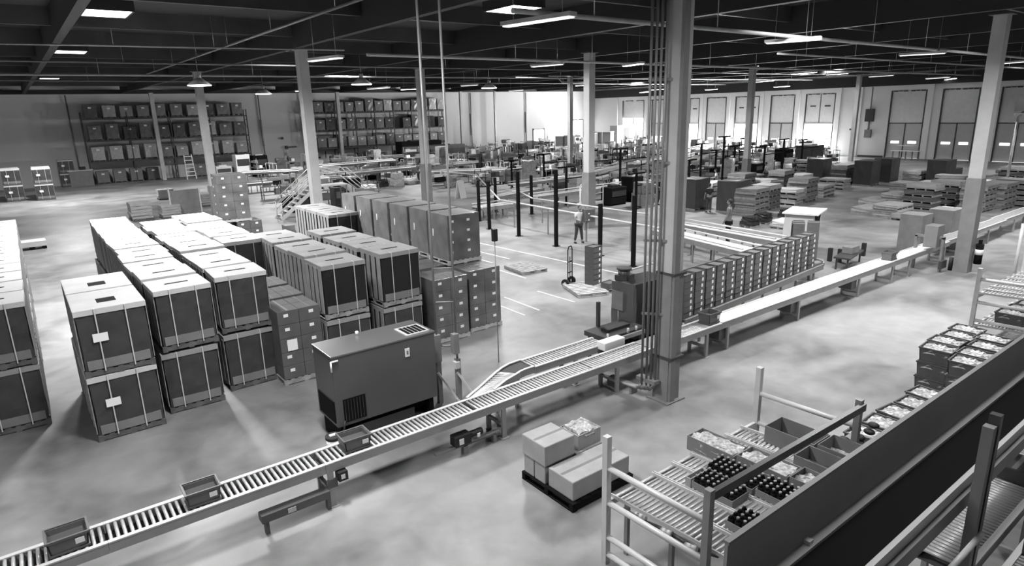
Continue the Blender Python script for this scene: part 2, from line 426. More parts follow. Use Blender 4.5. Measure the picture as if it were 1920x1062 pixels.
# low white step unit and grey table by the racks
# ------------------------------------------------------------------ strapped totes (bulk bins on pallets)
def pallet_mesh(mb, w, d, h=.13, boards=7, z=0):
    for y in (-d/2+.05, 0, d/2-.05): mb.box(-w/2, w/2, y-.045, y+.045, z+.02, z+h-.02)
    for i in range(boards):
        x = -w/2+(w-.1)*i/(boards-1); mb.box(x, x+.1, -d/2, d/2, z+h-.02, z+h)
    for x in (-w/2, -.05, w/2-.1): mb.box(x, x+.1, -d/2, d/2, z, z+.02)
    return mb
def tote_bale(w=1.12, d=1.13, h=1.40, hole='slot', body='bale_dark', lid='bale_lid', side='bale_side', tray=True, pal='wood_dark', label=False, side_w=.15, seed=1, nm='strapped_bin'):
    t = thing(nm, 'x', 'bulk bin')
    pallet_mesh(MB(), w+.02, d+.02).build('pallet', pal, t)
    MB().soft(-w/2+.02, w/2-.02, -d/2+.02, d/2-.02, .13, h-.10, .035, 6, .008, seed).build('body', body, t)
    l = MB(); zl = h-.045; hw, hd, oy = (.24, .06, 0) if hole == 'slot' else (.17, .2, -.15)
    if hole == 'none': l.box(-w/2, w/2, -d/2, d/2, zl, h)
    else:
        l.box(-w/2, w/2, -d/2, oy-hd, zl, h).box(-w/2, w/2, oy+hd, d/2, zl, h).box(-w/2, -hw, oy-hd, oy+hd, zl, h).box(hw, w/2, oy-hd, oy+hd, zl, h)
    sk = .11
    l.box(-w/2-.012, w/2+.012, -d/2-.014, -d/2+.004, h-sk, h-.004).box(-w/2-.012, w/2+.012, d/2-.004, d/2+.014, h-sk, h-.004)
    l.box(-w/2-.014, -w/2+.004, -d/2, d/2, h-sk, h-.004).box(w/2-.004, w/2+.014, -d/2, d/2, h-sk, h-.004)
    l.build('lid', lid, t)
    if hole != 'none': MB().box(-hw, hw, oy-hd, oy+hd, zl-.02, zl+.037).build('opening_shade', 'black', t)  # black plate just below the lid top stands in for shade inside the hole
    if tray:
        MB().box(-w/2+.06, w/2-.06, -d/2-.012, -d/2+.03, .15, .34).build('front_tray_lip', 'tray', t)
    for s in (-1, 1):
        for i in range(4):
            y = -d/2+.04+i*(d-.2)/3.2
            MB().box(s*(w/2+.012)-.008, s*(w/2+.012)+.008, y, y+side_w, .16, h-.1).build('side_panel', side, t)
    for x in (-.27, .25):
        s_ = MB(); e = .045
        s_.box(x-.011, x+.011, -d/2-e-.004, -d/2-e, .1, h+.003).box(x-.011, x+.011, -d/2-e, -d/2+.10, h+.001, h+.004)
        s_.build('strap', 'strap', t)
    if label: MB().box(-.38, -.12, -d/2-.052, -d/2-.046, h*.52, h*.52+.17).build('paper_label', 'paper', t)
    return t
BA = tote_bale(w=1.22, d=1.6, h=1.38, hole='square', label=True, seed=3, tray=True)
BB = tote_bale(seed=5)
BC = tote_bale(hole='slot', lid='lid_grey', body='bale_black', side='bale_side', pal='wood', side_w=.19, seed=8)
BD = tote_bale(w=1.12, d=1.13, h=1.38, hole='none', lid='lid_grey', body='bale_dark', seed=11, tray=True)
G1 = 'strapped bins stacked in the left block'
# near corner column, two deep, two high
for j, y in enumerate((15.3, 17.0)):
    for k, z in enumerate((0, 1.385)):
        put(BA, (.98+.02*k, y, z), .02*(1-k), '%s %s strapped bin of the near left corner stack with %s' % (['front', 'rear'][j], ['lower', 'upper'][k], ['paper label', 'square lid hole'][k]), G1)
def block(proto, x, y0, n, pitch, z, h, low, name, group, jx=.03, low_front=2, seed=0):
    r = random.Random(seed)
    for i in range(n):
        y = y0+i*pitch; a = r.uniform(-.03, .03); dx = r.uniform(-jx, jx)*1.5
        if i < low_front or low_front < 0: put(low, (x, y, 0), a, 'lower bin, %s from the front of the %s' % (ORD[i], name), group)
        else: put(low, (x, y, 0), a, 'lower bin, %s from the front of the %s' % (ORD[i], name), group)
        put(proto, (x+dx, y, z), r.uniform(-.04, .04), 'upper bin, %s from the front of the %s' % (ORD[i], name), group, (1, 1, r.uniform(.965, 1.02)))
block(BB, 2.36, 15.5, 11, 1.19, 1.43, 1.4, BD, 'long pale row beside the corner stack', G1, seed=1)
block(BB, 3.70, 15.9, 9, 1.19, 1.43, 1.4, BD, 'second long pale row', G1, seed=2)

block(BB, 4.93, 20.0, 6, 1.2, 1.43, 1.4, BD, 'short pale row behind the labelled cartons', G1, seed=3)
# row at the left edge of the picture
for j in range(12):
    for k, z in enumerate((0, 1.4)):
        put(BB if k else BD, (-.9, 16.75+j*1.22, z), random.uniform(-.03, .03), '%s bin, %s from the front of the row at the photo left edge' % (['lower', 'upper'][k], ORD[j]), 'strapped bins at the left edge')
for j in range(7):
    put(BB, (-2.15, 17.0+j*1.22, 1.4), 0, 'upper strapped bin, %s in the second row at the photo left edge' % ORD[j], 'strapped bins at the left edge')
    put(BD, (-2.15, 17.0+j*1.22, 0), 0, 'lower strapped bin, %s in the second row at the photo left edge' % ORD[j], 'strapped bins at the left edge')
# middle group: two rows with striped sides
G2 = 'grey topped bins behind the machine'
block(BC, 6.0, 15.3, 5, 1.19, 1.42, 1.4, BD, 'left row behind the machine cabinet', G2, .01, seed=4)
block(BC, 7.52, 15.3, 4, 1.3, 1.42, 1.4, BD, 'right row behind the machine cabinet', G2, .01, seed=5)
for j in range(3):
    for k, z in enumerate((0, 1.42)):
        put(BC, (9.3, 23.0+j*1.2, z), 0, '%s striped bin, %s in the small group before the pale column' % (['lower', 'upper'][k], ORD[j]), 'striped bins of the small group')
for k, z in enumerate((0, 1.42)): put(BC, (10.6, 23.6, z), 0, '%s striped bin right of the small group, by the tall wrapped loads' % ['lower', 'upper'][k], 'striped bins of the small group')
# far left bins near the back wall
BE = tote_bale(w=1.25, d=1.3, h=1.32, hole='none', label=True, seed=21)
for (x, y, n_, l) in ((-.35, 68.3, 2, 'outer pair far left near the back wall'), (1.7, 67.3, 2, 'middle pair far left near the back wall'), (4.1, 79.2-.2, 2, 'short pair against the back wall'), (-2.4, 67.5, 2, 'pair cut by the photo left edge, far back'), (-.4, 70.0, 2, 'second pair behind the outer pair'), (1.75, 69.3, 2, 'second pair behind the middle pair')):
    for k in range(n_): put(BE, (x, y, k*1.33), 0, '%s labelled dark bin of the %s' % (['lower', 'upper'][k], l), 'dark labelled bins by the back wall')
sl = thing('foam_slab', 'low pale slab on dark skids lying alone in the left aisle', 'slab', (.0, 41.1, 0), .02)
MB().box(-.62, .62, -.5, .5, .16, .42).build('slab', 'bale_lid', sl); MB().box(-.6, -.45, -.48, .48, 0, .16).box(.45, .6, -.48, .48, 0, .16).box(-.1, .1, -.48, .48, 0, .16).build('skids', 'black', sl)

# ------------------------------------------------------------------ cartons on pallets
def carton_load(w, d, rows, hc, m='carton', nx=2, ny=2, pal='wood', lab=True, top='carton_mid', seed=0, sheet=False, side=None):
    t = thing('carton_pallet', 'x', 'carton pallet')
    pallet_mesh(MB(), w+.04, d+.04).build('pallet', pal, t)
    cw, cd = w/nx, d/ny; r = random.Random(seed)
    for k in range(rows):
        for i in range(nx):
            for j in range(ny):
                cx, cy, z = -w/2+cw*(i+.5), -d/2+cd*(j+.5), .13+k*hc
                c = MB(); c.box(cx-cw/2+.004, cx+cw/2-.004, cy-cd/2+.004, cy+cd/2-.004, z+.002, z+hc-.003)
                last = k == rows-1
                co = c.build('carton', (top if last and False else m), t, .008)
                if lab and j == 0:
                    lx = cx+(-.06 if i == 0 else .03)+r.uniform(-.02, .02)
                    MB().box(lx-.055, lx+.055, -d/2-.003, -d/2+.003, z+hc*.55, z+hc*.55+.075).build('shipping_label', 'paper', co)
                if lab and i == 0 and j == 1:
                    MB().box(-w/2-.002, -w/2+.003, cy-.05, cy+.05, z+hc*.5, z+hc*.5+.07).build('shipping_label', 'paper', co)
                if last: MB().box(cx-.028, cx+.028, cy-cd/2+.006, cy+cd/2-.006, z+hc-.002, z+hc+.001).build('packing_tape', 'tape', co)
    return t
CL = carton_load(1.04, 1.12, 5, .345, seed=2)
put(CL, (4.78, 15.35, 0), 0, 'brown carton pallet with white labels and paper sheet, right end of the left block', 'brown carton pallets')
MB().box(-.36, -.12, -.573, -.568, .85, 1.13).build('paper_sheet', 'paper', CL)
for j in range(2):
    dup(CL, (4.86+.05*j, 16.65+j*1.3, 0), 0, '%s brown carton pallet behind the one with the paper sheet' % ['first', 'second'][j], 'brown carton pallets')
# block with a tall single load on top
for o_ in (CL,): pass
put(CL, (6.55, 30.0, 0), 0, 'left brown carton pallet under the tall lone carton load', 'brown carton pallets')
dup(CL, (7.85, 30.05, 0), 0, 'right brown carton pallet under the tall lone carton load', 'brown carton pallets')
dup(CL, (6.5, 31.3, 0), 0, 'brown carton pallet behind the two under the tall lone load', 'brown carton pallets')
dup(CL, (7.8, 31.4, 0), 0, 'brown carton pallet at the right rear of the lone load base', 'brown carton pallets')
TL = carton_load(1.22, 1.25, 5, .385, m='wrap', seed=4, pal='wood_pale')
put(TL, (7.38, 30.2, 1.87), -.06, 'tall lone carton load with ten labels, standing on top of other carton pallets', 'brown carton pallets')
# wrapped cluster: lower tier and tall upper tier
WL = carton_load(1.12, 1.15, 5, .345, m='wrap', seed=6, pal='wood_pale')
for (x, y, l) in ((9.05, 15.35, 'lower carton pallet at the left foot of the tall wrapped cluster'), (10.35, 15.55, 'lower carton pallet at the right foot of the tall wrapped cluster')):
    put(WL, (x, y, 0), 0, l, 'wrapped carton pallets')
for j in range(1, 6):
    for i, x in enumerate((9.3, 10.5)):
        dup(WL, (x, 15.5+j*1.28, 0), 0, 'lower carton pallet, %s row of the tall cluster, %s side' % (ORD[j], ['left', 'right'][i]), 'wrapped carton pallets')
def tall_wrap(seed):
    t = thing('wrapped_pallet', 'x', 'wrapped pallet load')
    pallet_mesh(MB(), 1.18, 1.2).build('pallet', 'wood_pale', t)
    MB().soft(-.56, .56, -.57, .57, .13, 1.5, .02, 5, .006, seed).build('shrink_wrap', 'wrap_side', t)
    MB().soft(-.555, .555, -.585, -.50, .15, 1.49, .01, 4, .004, seed).build('front_cartons', 'wrap', t)
    for k in range(4):
        MB().box(-.5+.02*k, -.42+.02*k, -.6, -.592, .35+k*.31, .42+k*.31).build('shipping_label', 'paper', t)
        MB().box(.1, .2, -.602, -.593, .35+k*.31, .42+k*.31).build('shipping_label', 'paper', t)
    MB().box(-.575, -.565, .1, .3, .8, 1.02).build('paper_label', 'paper', t)
    return t
TW = tall_wrap(3)
for j in range(6):
    put(TW, (10.35+.1*(j > 0), 16.55+j*1.35, 1.86), [.0, -.02, .03, 0, .02, -.01][j], 'tall shrink wrapped load, %s from the front on top of the cluster' % ORD[j], 'tall wrapped loads')
    if j: pass
# low carton piles behind the left block
def flat_pile(w, d, h, m='carton_light', nm='sheet_pile', layers=5, seed=0):
    t = thing(nm, 'x', 'cardboard stack'); r = random.Random(seed)
    pallet_mesh(MB(), w, d, .13).build('pallet', 'wood_dark', t)
    for k in range(layers):
        a = r.uniform(-.03, .03); b = r.uniform(-.03, .03); z = .13+k*(h-.13)/layers
        MB().soft(-w/2+a, w/2+a, -d/2+b, d/2+b, z+.012, z+(h-.13)/layers, .012, 3, .01, seed+k).build('sheet_bundle', m, t)
    return t
FPd = flat_pile(1.2, 1.5, 1.15, 'carton_light', seed=2)
x, y = at(265, 412, 0); put(FPd, (x, y, 0), 0, 'pale cardboard stack on a pallet, alone behind the long pale rows')
x, y = at(320, 408, 0); dup(FPd, (x, y, 0), .05, 'smaller pale cardboard stack right of the lone one behind the long rows', sc=(.95, .7, .75))
x, y = at(300, 385, 0); dup(FPd, (x+1.1, y+4, 0), 0, 'half hidden cardboard stack behind the pair past the long rows', sc=(.95, .7, .7))
for j, (px, py) in enumerate(((395, 385), (412, 370))):
    x, y = at(px, py, 0); dup(FPd, (x, y, 0), .05, '%s low cardboard stack left of the tall lone carton load' % ORD[j], sc=(1.2, .8, .8))
# leaning clear sheet panel (two poles and a film)
x, y = at(352, 405, 0)
t = thing('film_panel', 'large grey sheet panel standing upright beside the low cardboard stacks', 'panel', (x, y, 0), .1)
MB().box(-.9, .9, -.03, .03, .1, 1.75).build('sheet', 'mid_metal', t); MB().box(-.98, -.9, -.04, .04, 0, 2.0).box(.9, .98, -.04, .04, 0, 1.8).build('frame_post', 'light_metal', t)
# ------------------------------------------------------------------ grey machine cabinet with grilles
mc = thing('machine_cabinet', 'big dark grey machine cabinet with top grille beside the roller conveyor', 'machine', (5.20, 11.6, 0))
MB().box(-1.12, 1.13, -.52, .46, .42, 1.86).build('cabinet', 'machine', mc, .02)
MB().box(-1.13, 1.14, -.53, .47, 1.86, 1.9).build('top_sheet', 'machine_top', mc, .008)
MB().box(-1.05, -.95, -.45, .4, 0, .42).box(.95, 1.05, -.45, .4, 0, .42).box(-.95, .95, -.3, .35, .2, .42).build('base_frame', 'black', mc)
MB().box(-.85, .6, -.42, -.3, .06, .3).box(-.9, .9, .0, .2, .0, .12).build('under_tray', 'dark_metal', mc)
MB().box(.52, 1.06, -.45, .1, 1.9, 1.92).build('grille_frame', 'column', mc)
g = MB()
for i in range(5): g.box(.58+i*.09, .65+i*.09, -.40, .04, 1.921, 1.925)
g.build('top_grille', 'black', mc)
g = MB(); g.box(-.98, -.52, -.535, -.522, .5, .98); g.build('front_grille', 'black', mc)
g = MB()
for i in range(7): g.box(-.95+i*.062, -.94+i*.062, -.542, -.536, .52, .96)
g.build('grille_bars', 'dark_metal', mc)
MB().box(.42, .52, -.535, -.522, 1.5, 1.68).build('warning_label', 'paper', mc)
MB().box(.45, .49, -.54, -.536, 1.55, 1.63).build('label_print', 'tray', mc)
MB().path([(-1.0, -.53, 1.80), (-1.14, -.53, 1.80), (-1.14, -.53, 1.6)], .018).build('corner_handle', 'paper', mc)
MB().box(-1.135, -1.121, -.45, .35, .5, .95).build('side_grille', 'black', mc)
MB().tube((-.2, .35, 1.9), (-.2, .35, 1.97), .035).build('top_cap', 'paper', mc)
MB().path([(-.98, -.54, .55), (-1.05, -.6, .35), (-1.0, -.6, .0)], .02).build('drain_hose', 'rubber', mc)
bu = thing('bucket', 'white bucket with black rim on the floor by the machine corner', 'bucket', (3.93, 11.0, 0))
MB().tube((0, 0, 0), (0, 0, .3), .11, 16, .14).build('pail', 'paper', bu); MB().tube((0, 0, .3), (0, 0, .36), .15, 16).build('rim', 'rubber', bu); MB().box(-.07, .07, -.04, .04, .36, .38).build('lid_paper', 'paper', bu)
# two vertical conduits with rungs and switch boxes, right of the machine
cs = thing('pipe_pair', 'pair of tall pipes with cross rungs rising right of the machine cabinet', 'pipe frame', (6.82, 11.42, 0))
for i, (dx, dy) in enumerate(((-.17, .13), (.17, -.13))):
    MB().tube((dx, dy, 0), (dx, dy, 9.9), .026, 10).build('upright_pipe', 'pipe', cs)
    MB().box(dx-.05, dx+.05, dy-.05, dy+.05, 0, 1.05).build('lower_channel', 'mid_metal', cs)
    MB().bar((dx-.05, dy-.05, .75), (dx+.32, dy-.35, 0), .04).build('foot_brace', 'light_metal', cs)
for z in (1.35, 2.35, 3.1): MB().tube((-.17, .13, z), (.17, -.13, z), .018).build('rung', 'pipe', cs)
MB().box(-.32, -.12, .04, .2, 1.0, 1.62).build('switch_box', 'mid_metal', cs); MB().box(.04, .17, -.24, -.1, 1.2, 1.65).build('switch_box', 'mid_metal', cs); MB().box(.06, .17, -.24, -.1, .85, 1.0).build('junction_box', 'light_metal', cs)
tp = thing('signal_pole', 'thin pole with small dark signal box beside the wrapped cluster', 'pole', (9.05, 12.6, 0))
MB().tube((0, 0, 0), (0, 0, 3.2), .012).build('pole', 'pipe', tp); MB().box(-.06, .06, -.05, .05, 3.2, 3.5).build('signal_box', 'rubber', tp)

# ------------------------------------------------------------------ conveyors
ROL = {}
def roller_section(x0, x1, yc, w, z, label, group, pitch=.088, legs=(), m='roller', nm='roller_conveyor', rail='rail', depth=.17):
    c = (x0+x1)/2; t = thing(nm, label, 'conveyor', (c, yc, 0), 0, group); h = (x1-x0)/2
    for s in (-1, 1):
        r_ = MB().box(-h, h-.004, s*w/2-.025, s*w/2+.025, z-depth, z-.02).build('side_rail', rail, t)
        MB().box(-h, h-.004, s*w/2-.035, s*w/2+.035, z-.02, z).build('rail_cap', 'rail_edge', r_)
    MB().box(-h, h, -w/2+.03, w/2-.03, z-depth+.01, z-depth+.02).build('under_pan', 'machine', t)
    key = (w, m)
    n = int((x1-x0)/pitch)
    for i in range(n):
        if key not in ROL:
            o = MB().tube((0, -w/2+.03, 0), (0, w/2-.03, 0), .024, 10).build('roller', m, t); ROL[key] = o.data
        else:
            o = bpy.data.objects.new('roller', ROL[key]); C.objects.link(o); o.parent = t
        o.location = (-h+pitch*(i+.5), 0, z-.035)
    for lx in legs:
        lo = MB().box(lx-c-.045, lx-c+.045, -w/2-.03, -w/2+.03, 0, z-depth).build('leg', 'rail', t)
        MB().box(lx-c-.045, lx-c+.045, w/2-.03, w/2+.03, 0, z-depth).build('leg', 'rail', t)
        MB().box(lx-c-.03, lx-c+.03, -w/2, w/2, .25, .31).build('leg_brace', 'rail', t)
        MB().box(-.09, .09, -w/2-.07, -w/2+.07, 0, .012).build('foot', 'rail', t).location = (lx-c, 0, 0)
    return t
CY, CW, CZ = 9.60, .52, .80
GC = 'main conveyor sections'
secs = [(-3.0, 0.1, 'main roller conveyor section at the lower left photo corner', ()), (.1, 3.15, 'main roller conveyor section carrying the middle tote', ()), (3.15, 6.2, 'main roller conveyor section in front of the machine cabinet', (3.22,)), (6.2, 9.3, 'main roller conveyor section where the side spur joins', (6.78,)), (9.3, 11.15, 'main roller conveyor section just left of the large column', (10.0,))]
for (a, b, l, lg) in secs: roller_section(a, b, CY, CW, CZ, l, GC, legs=lg)
t = thing('conveyor_plate', 'blank plate conveyor section behind the large column', 'conveyor', (11.75, CY, 0), 0, GC)
MB().box(-.6, .55, -CW/2-.03, CW/2+.03, CZ-.17, CZ-.005).build('plate', 'rail', t); MB().box(-.05, .05, -.25, .25, 0, CZ-.17).build('leg', 'rail', t)
roller_section(12.3, 13.9, CY, CW, CZ, 'short bright roller section just right of the large column', GC, legs=(13.3,))
def belt_section(x0, x1, yc, w, z, label, group, legs=(), m='belt_glare_white', boxes=()):
    c = (x0+x1)/2; h = (x1-x0)/2; t = thing('belt_conveyor', label, 'conveyor', (c, yc, 0), 0, group)
    for s in (-1, 1):
        r_ = MB().box(-h, h-.004, s*w/2-.025, s*w/2+.025, z-.17, z-.0).build('side_rail', 'rail', t)
        MB().box(-h, h-.004, s*w/2-.035, s*w/2+.035, z, z+.015).build('rail_cap', 'rail_edge', r_)
    MB().box(-h, h, -w/2+.026, w/2-.026, z-.03, z-.005).build('belt', m, t)
    for lx in legs:
        for s in (-1, 1): MB().box(lx-c-.04, lx-c+.04, s*w/2-.03, s*w/2+.03, 0, z-.17).build('leg', 'rail', t)
        MB().box(lx-c-.03, lx-c+.03, -w/2, w/2, .12, .18).build('leg_brace', 'rail', t)
    for bx in boxes: MB().box(bx-c-.3, bx-c+.05, -w/2+.05, w/2-.05, .3, z-.2).build('drive_box', 'machine', t)
    return t
belt_section(13.9, 18.4, CY, CW, CZ, 'glare white belt conveyor section next to the standing tray stacks', GC, (14.2, 17.75), boxes=(14.2, 17.7))
belt_section(18.4, 24.2, CY, CW, CZ, 'glare white belt conveyor section running to the carton station', GC, (21.5, 24.0), boxes=(21.4,))
belt_section(24.2, 29.0, CY, CW, CZ, 'belt conveyor section below the carton station by the right column', GC, (25.4, 28.6), m='belt_glare_white')
belt_section(29.0, 36.0, CY+.1, CW, CZ, 'far belt conveyor section just past the right column', GC, (30.5, 33.8), m='rail')
belt_section(36.0, 46.0, CY+.2, CW, CZ, 'farthest belt conveyor section leaving the picture on the right', GC, (37.6, 41, 44), m='rail')
# floor side clutter under the main conveyor
ub = thing('drive_unit', 'black motor unit with white labels hanging under the conveyor near the spur', 'motor', (5.9, 9.35, .18))
MB().box(-.3, .05, -.1, .1, .05, .25).tube((.05, 0, .16), (.35, 0, .16), .07).build('motor', 'rubber', ub); MB().box(-.22, -.12, -.106, -.101, .08, .2).box(.2, .26, -.09, -.08, .1, .18).build('rating_label', 'paper', ub)
MB().box(-.7, .75, -.05, .05, 0, .04).build('cable_tray', 'mid_metal', ub); MB().box(.6, .66, -.05, .05, -.18, .0).box(-.1, .66, -.05, .05, -.01, .01).box(-.1, 0, -.05, .05, -.18, 0).build('stand', 'mid_metal', ub)
ub = thing('drive_tray', 'long dark drive tray under the conveyor left of the nearest leg', 'motor', (2.8, 9.32, .25))
MB().box(-.75, .35, -.09, .09, -.02, .11).build('tray', 'machine', ub); MB().box(-.35, -.22, -.1, -.095, .0, .08).build('rating_label', 'light_metal', ub); MB().box(.3, .36, -.05, .05, -.25, .0).box(-.7, .36, -.05, .05, -.03, -.01).box(-.7, -.64, -.05, .05, -.25, -.02).build('stand', 'machine', ub)
MB().box(.52, .68, -.09, .07, .2, .36).build('control_box', 'rubber', ub); MB().box(.56, .63, -.096, -.091, .24, .32).build('box_label', 'paper', ub); MB().box(.35, .52, -.02, .02, .1, .25).build('bracket', 'machine', ub)

def tote(m='tote', w=.46, d=.36, h=.24, lab=True, opn=True, nm='tote'):
    t = thing(nm, 'x', 'tote'); b = MB(); e = .02
    b.box(-w/2+.01, w/2-.01, -d/2+.01, d/2-.01, 0, .03)
    b.prism([(-w/2+.03, -d/2+.03, .02), (w/2-.03, -d/2+.03, .02), (w/2-.005, -d/2+.005, h-.02), (-w/2+.005, -d/2+.005, h-.02)], (0, .018, 0))
    b.prism([(-w/2+.03, d/2-.03, .02), (w/2-.03, d/2-.03, .02), (w/2-.005, d/2-.005, h-.02), (-w/2+.005, d/2-.005, h-.02)], (0, -.018, 0))
    b.prism([(-w/2+.03, -d/2+.03, .02), (-w/2+.03, d/2-.03, .02), (-w/2+.005, d/2-.005, h-.02), (-w/2+.005, -d/2+.005, h-.02)], (.018, 0, 0))
    b.prism([(w/2-.03, -d/2+.03, .02), (w/2-.03, d/2-.03, .02), (w/2-.005, d/2-.005, h-.02), (w/2-.005, -d/2+.005, h-.02)], (-.018, 0, 0))
    b.build('shell', m, t)
    r = MB(); r.box(-w/2-.01, w/2+.01, -d/2-.01, -d/2+.015, h-.03, h).box(-w/2-.01, w/2+.01, d/2-.015, d/2+.01, h-.03, h).box(-w/2-.01, -w/2+.015, -d/2, d/2, h-.03, h).box(w/2-.015, w/2+.01, -d/2, d/2, h-.03, h)
    r.build('rim', m, t)
    MB().box(-w/2+.03, w/2-.03, -d/2+.03, d/2-.03, h*.55, h*.6).build('contents', 'tote_in', t)
    if lab: MB().box(w/2-.16, w/2-.06, -d/2-.012, -d/2+.006, h*.42, h*.72).build('label_card', 'paper', t)
    return t
T1 = tote()
for (x, r, l) in ((-.32, .02, 'nearest grey tote riding the rollers at the lower left corner'), (1.35, -.02, 'middle grey tote riding the rollers left of the near leg'), (3.78, -.03, 'grey tote on the rollers in front of the machine cabinet'), (13.7, .0, 'dark tote on the bright rollers right of the large column'), (24.2, .0, 'dark carton tote on the white belt before the carton station')):
    put(T1, (x, CY-.02, CZ+.001), r, l, 'totes on the main conveyor', sc=(1.05, 1.05, 1.0 if x < 10 else 1.25))
# ------------------------------------------------------------------ spur conveyor, case sealer, tray stacks
import copy as _copy
t = roller_section(8.35, 10.65, 10.53, .5, .8, 'straight roller spur feeding the black case sealer', 'spur conveyor', legs=(9.6,))
t = thing('roller_conveyor', 'diagonal roller spur with dark corner plate joining the main conveyor', 'conveyor', (7.5, 10.2, 0), 0, 'spur conveyor')
OUT = [(-1.2, -.30), (-.75, -.06), (.0, .36), (.25, .48), (.5, .56), (.85, .58)]; INN = [(-.55, -.33), (-.1, -.12), (.3, .0), (.42, .05), (.6, .08), (.85, .08)]
for side in (OUT, INN):
    w_ = MB()
    for p, q in zip(side[:-1], side[1:]): w_.bar((p[0], p[1], .73), (q[0], q[1], .73), .04, .15)
    w_.build('side_rail', 'rail', t); w_ = MB()
    for p, q in zip(side[:-1], side[1:]): w_.bar((p[0], p[1], .81), (q[0], q[1], .81), .055, .02)
    w_.build('rail_cap', 'rail_edge', t)
def _al(P, u):
    n_ = (len(P)-1)*u; i_ = min(int(n_), len(P)-2); f_ = n_-i_; return Vector((P[i_][0]*(1-f_)+P[i_+1][0]*f_, P[i_][1]*(1-f_)+P[i_+1][1]*f_, .775))
for i in range(17):
    u = i/16*.45; p, q = _al(OUT, u), _al(INN, u); MB().tube(p.lerp(q, .06), q.lerp(p, .06), .022, 8).build('roller', 'roller', t)
pl = [_al(OUT, .48), _al(OUT, .65), _al(OUT, .82), _al(OUT, .97), _al(INN, .97), _al(INN, .82), _al(INN, .65), _al(INN, .48)]
MB().prism([(p.x, p.y, .755) for p in reversed(pl)], (0, 0, .03)).build('corner_plate', 'rubber', t)
for (x, y) in ((.0, .3), (.3, .02), (.7, .5)): MB().box(x-.03, x+.03, y-.03, y+.03, 0, .7).build('leg', 'rail', t)
t = thing('sealer_infeed', 'white motor housing and dark bed at the mouth of the case sealer', 'machine', (11.35, 10.45, 0))
MB().box(-1.05, -.35, -.42, -.15, .72, .92).build('motor_housing', 'paper', t, .02)
MB().box(-.6, .8, -.05, .75, .72, .84).build('bed', 'dark_metal', t); MB().box(-.55, .7, -.14, -.08, .7, .8).build('bed_rail', 'rail', t)
MB().box(-.3, .5, .2, .45, .84, .92).build('belt_head', 'rubber', t)
for (x, y) in ((-.5, 0), (.7, 0), (-.5, .65), (.7, .65)): MB().box(x-.03, x+.03, y-.03, y+.03, 0, .72).build('leg', 'dark_metal', t)
MB().box(-.95, -.5, -.3, -.1, .45, .72).build('drive', 'dark_metal', t)
for (x, z) in ((-.62, .98), (.1, .96), (.4, .95)): MB().tube((x, -.1, .84), (x, -.1, z), .03).build('knob', 'light_metal', t)
MB().box(-.15, -.07, .7, .78, .84, 1.5).build('guide_post', 'dark_metal', t)
t = thing('case_sealer', 'tall black case sealer cabinet with motor on top, left of the tray stacks', 'machine', (12.85, 11.2, 0))
MB().box(-.66, .68, -.42, .38, .35, 1.86).build('cabinet', 'bale_black', t, .02)
MB().soft(-.72, -.6, -.4, .38, .6, 1.85, .03, 4, .015, 4).build('plastic_curtain', 'machine', t)
MB().box(-.6, .6, -.35, .3, .0, .35).build('base', 'black', t)
MB().tube((-.5, .15, 1.86), (-.5, .15, 2.15), .16, 14).tube((-.5, .15, 2.15), (-.5, .15, 2.2), .2, 14).box(-.7, -.25, -.0, .3, 1.86, 2.0).build('top_motor', 'dark_metal', t)
MB().path([(-.3, .2, 2.05), (.5, .1, 2.15), (.66, .1, 2.1), (.66, .1, 1.86)], .025).build('top_pipe', 'light_metal', t)
MB().box(-.8, -.73, -.1, .3, 1.1, 1.6).build('side_box', 'mid_metal', t)
MB().path([(-.75, .1, 1.1), (-.8, .05, .8), (-.7, .0, .5)], .012).build('cable', 'light_metal', t)
def tray(m='carton', w=.46, d=.40, h=.172, nm='carton_tray'):
    t = thing(nm, 'x', 'carton tray')
    b = MB(); b.box(-w/2, w/2, -d/2, d/2, 0, h-.03).box(-w/2, w/2, -d/2, -d/2+.012, h-.03, h).box(-w/2, w/2, d/2-.012, d/2, h-.03, h).box(-w/2, -w/2+.012, -d/2, d/2, h-.03, h).box(w/2-.012, w/2, -d/2, d/2, h-.03, h)
    b.build('tray', m, t)
    MB().box(.06, .135, -d/2-.004, -d/2-.001, .045, .14).build('white_label', 'paper', t)
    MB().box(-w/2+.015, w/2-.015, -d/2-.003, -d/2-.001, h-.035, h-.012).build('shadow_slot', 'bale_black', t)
    return t
TR = tray()
acc = thing('accumulation_conveyor', 'long low conveyor carrying the standing tray stacks', 'conveyor', (17.6, 10.75, 0))
an = math.atan2(.62, 7.8)
acc.rotation_euler = (0, 0, an)
for s in (-1, 1): MB().box(-4.2, 4.3, s*.3-.03, s*.3+.03, .62, .80).build('side_rail', 'mid_metal', acc)
MB().box(-4.2, 4.3, -.27, .27, .7, .77).build('bed', 'dark_metal', acc)
for x in (-3.5, -1.2, 1.2, 3.6):
    for s in (-1, 1): MB().box(x-.03, x+.03, s*.3-.03, s*.3+.03, 0, .62).build('leg', 'mid_metal', acc)
cv = MB()
P = []
for i in range(9):
    a = -PI/2+an+i*PI/16*1.15; P.append((4.25+.75*math.cos(a)*.9, .45+.75*math.sin(a), .77))
for a, b in zip(P[:-1], P[1:]): cv.bar(a, b, .05, .12)
cv.build('curved_rail', 'mid_metal', acc)
NS = 15
for i in range(NS):
    u = -3.95+i*.535; x, y = 17.6+u*math.cos(an), 10.75+u*math.sin(an)
    for k in range(7):
        put(TR, (x+random.uniform(-.01, .01), y+random.uniform(-.01, .01), .771+k*.173), an+random.uniform(-.02, .02), 'carton tray, %s from the bottom of the %s stack right of the column' % (ORD[k], ORD[i]), 'carton trays stacked on the long conveyor')
x0_, y0_ = 22.45, 11.55
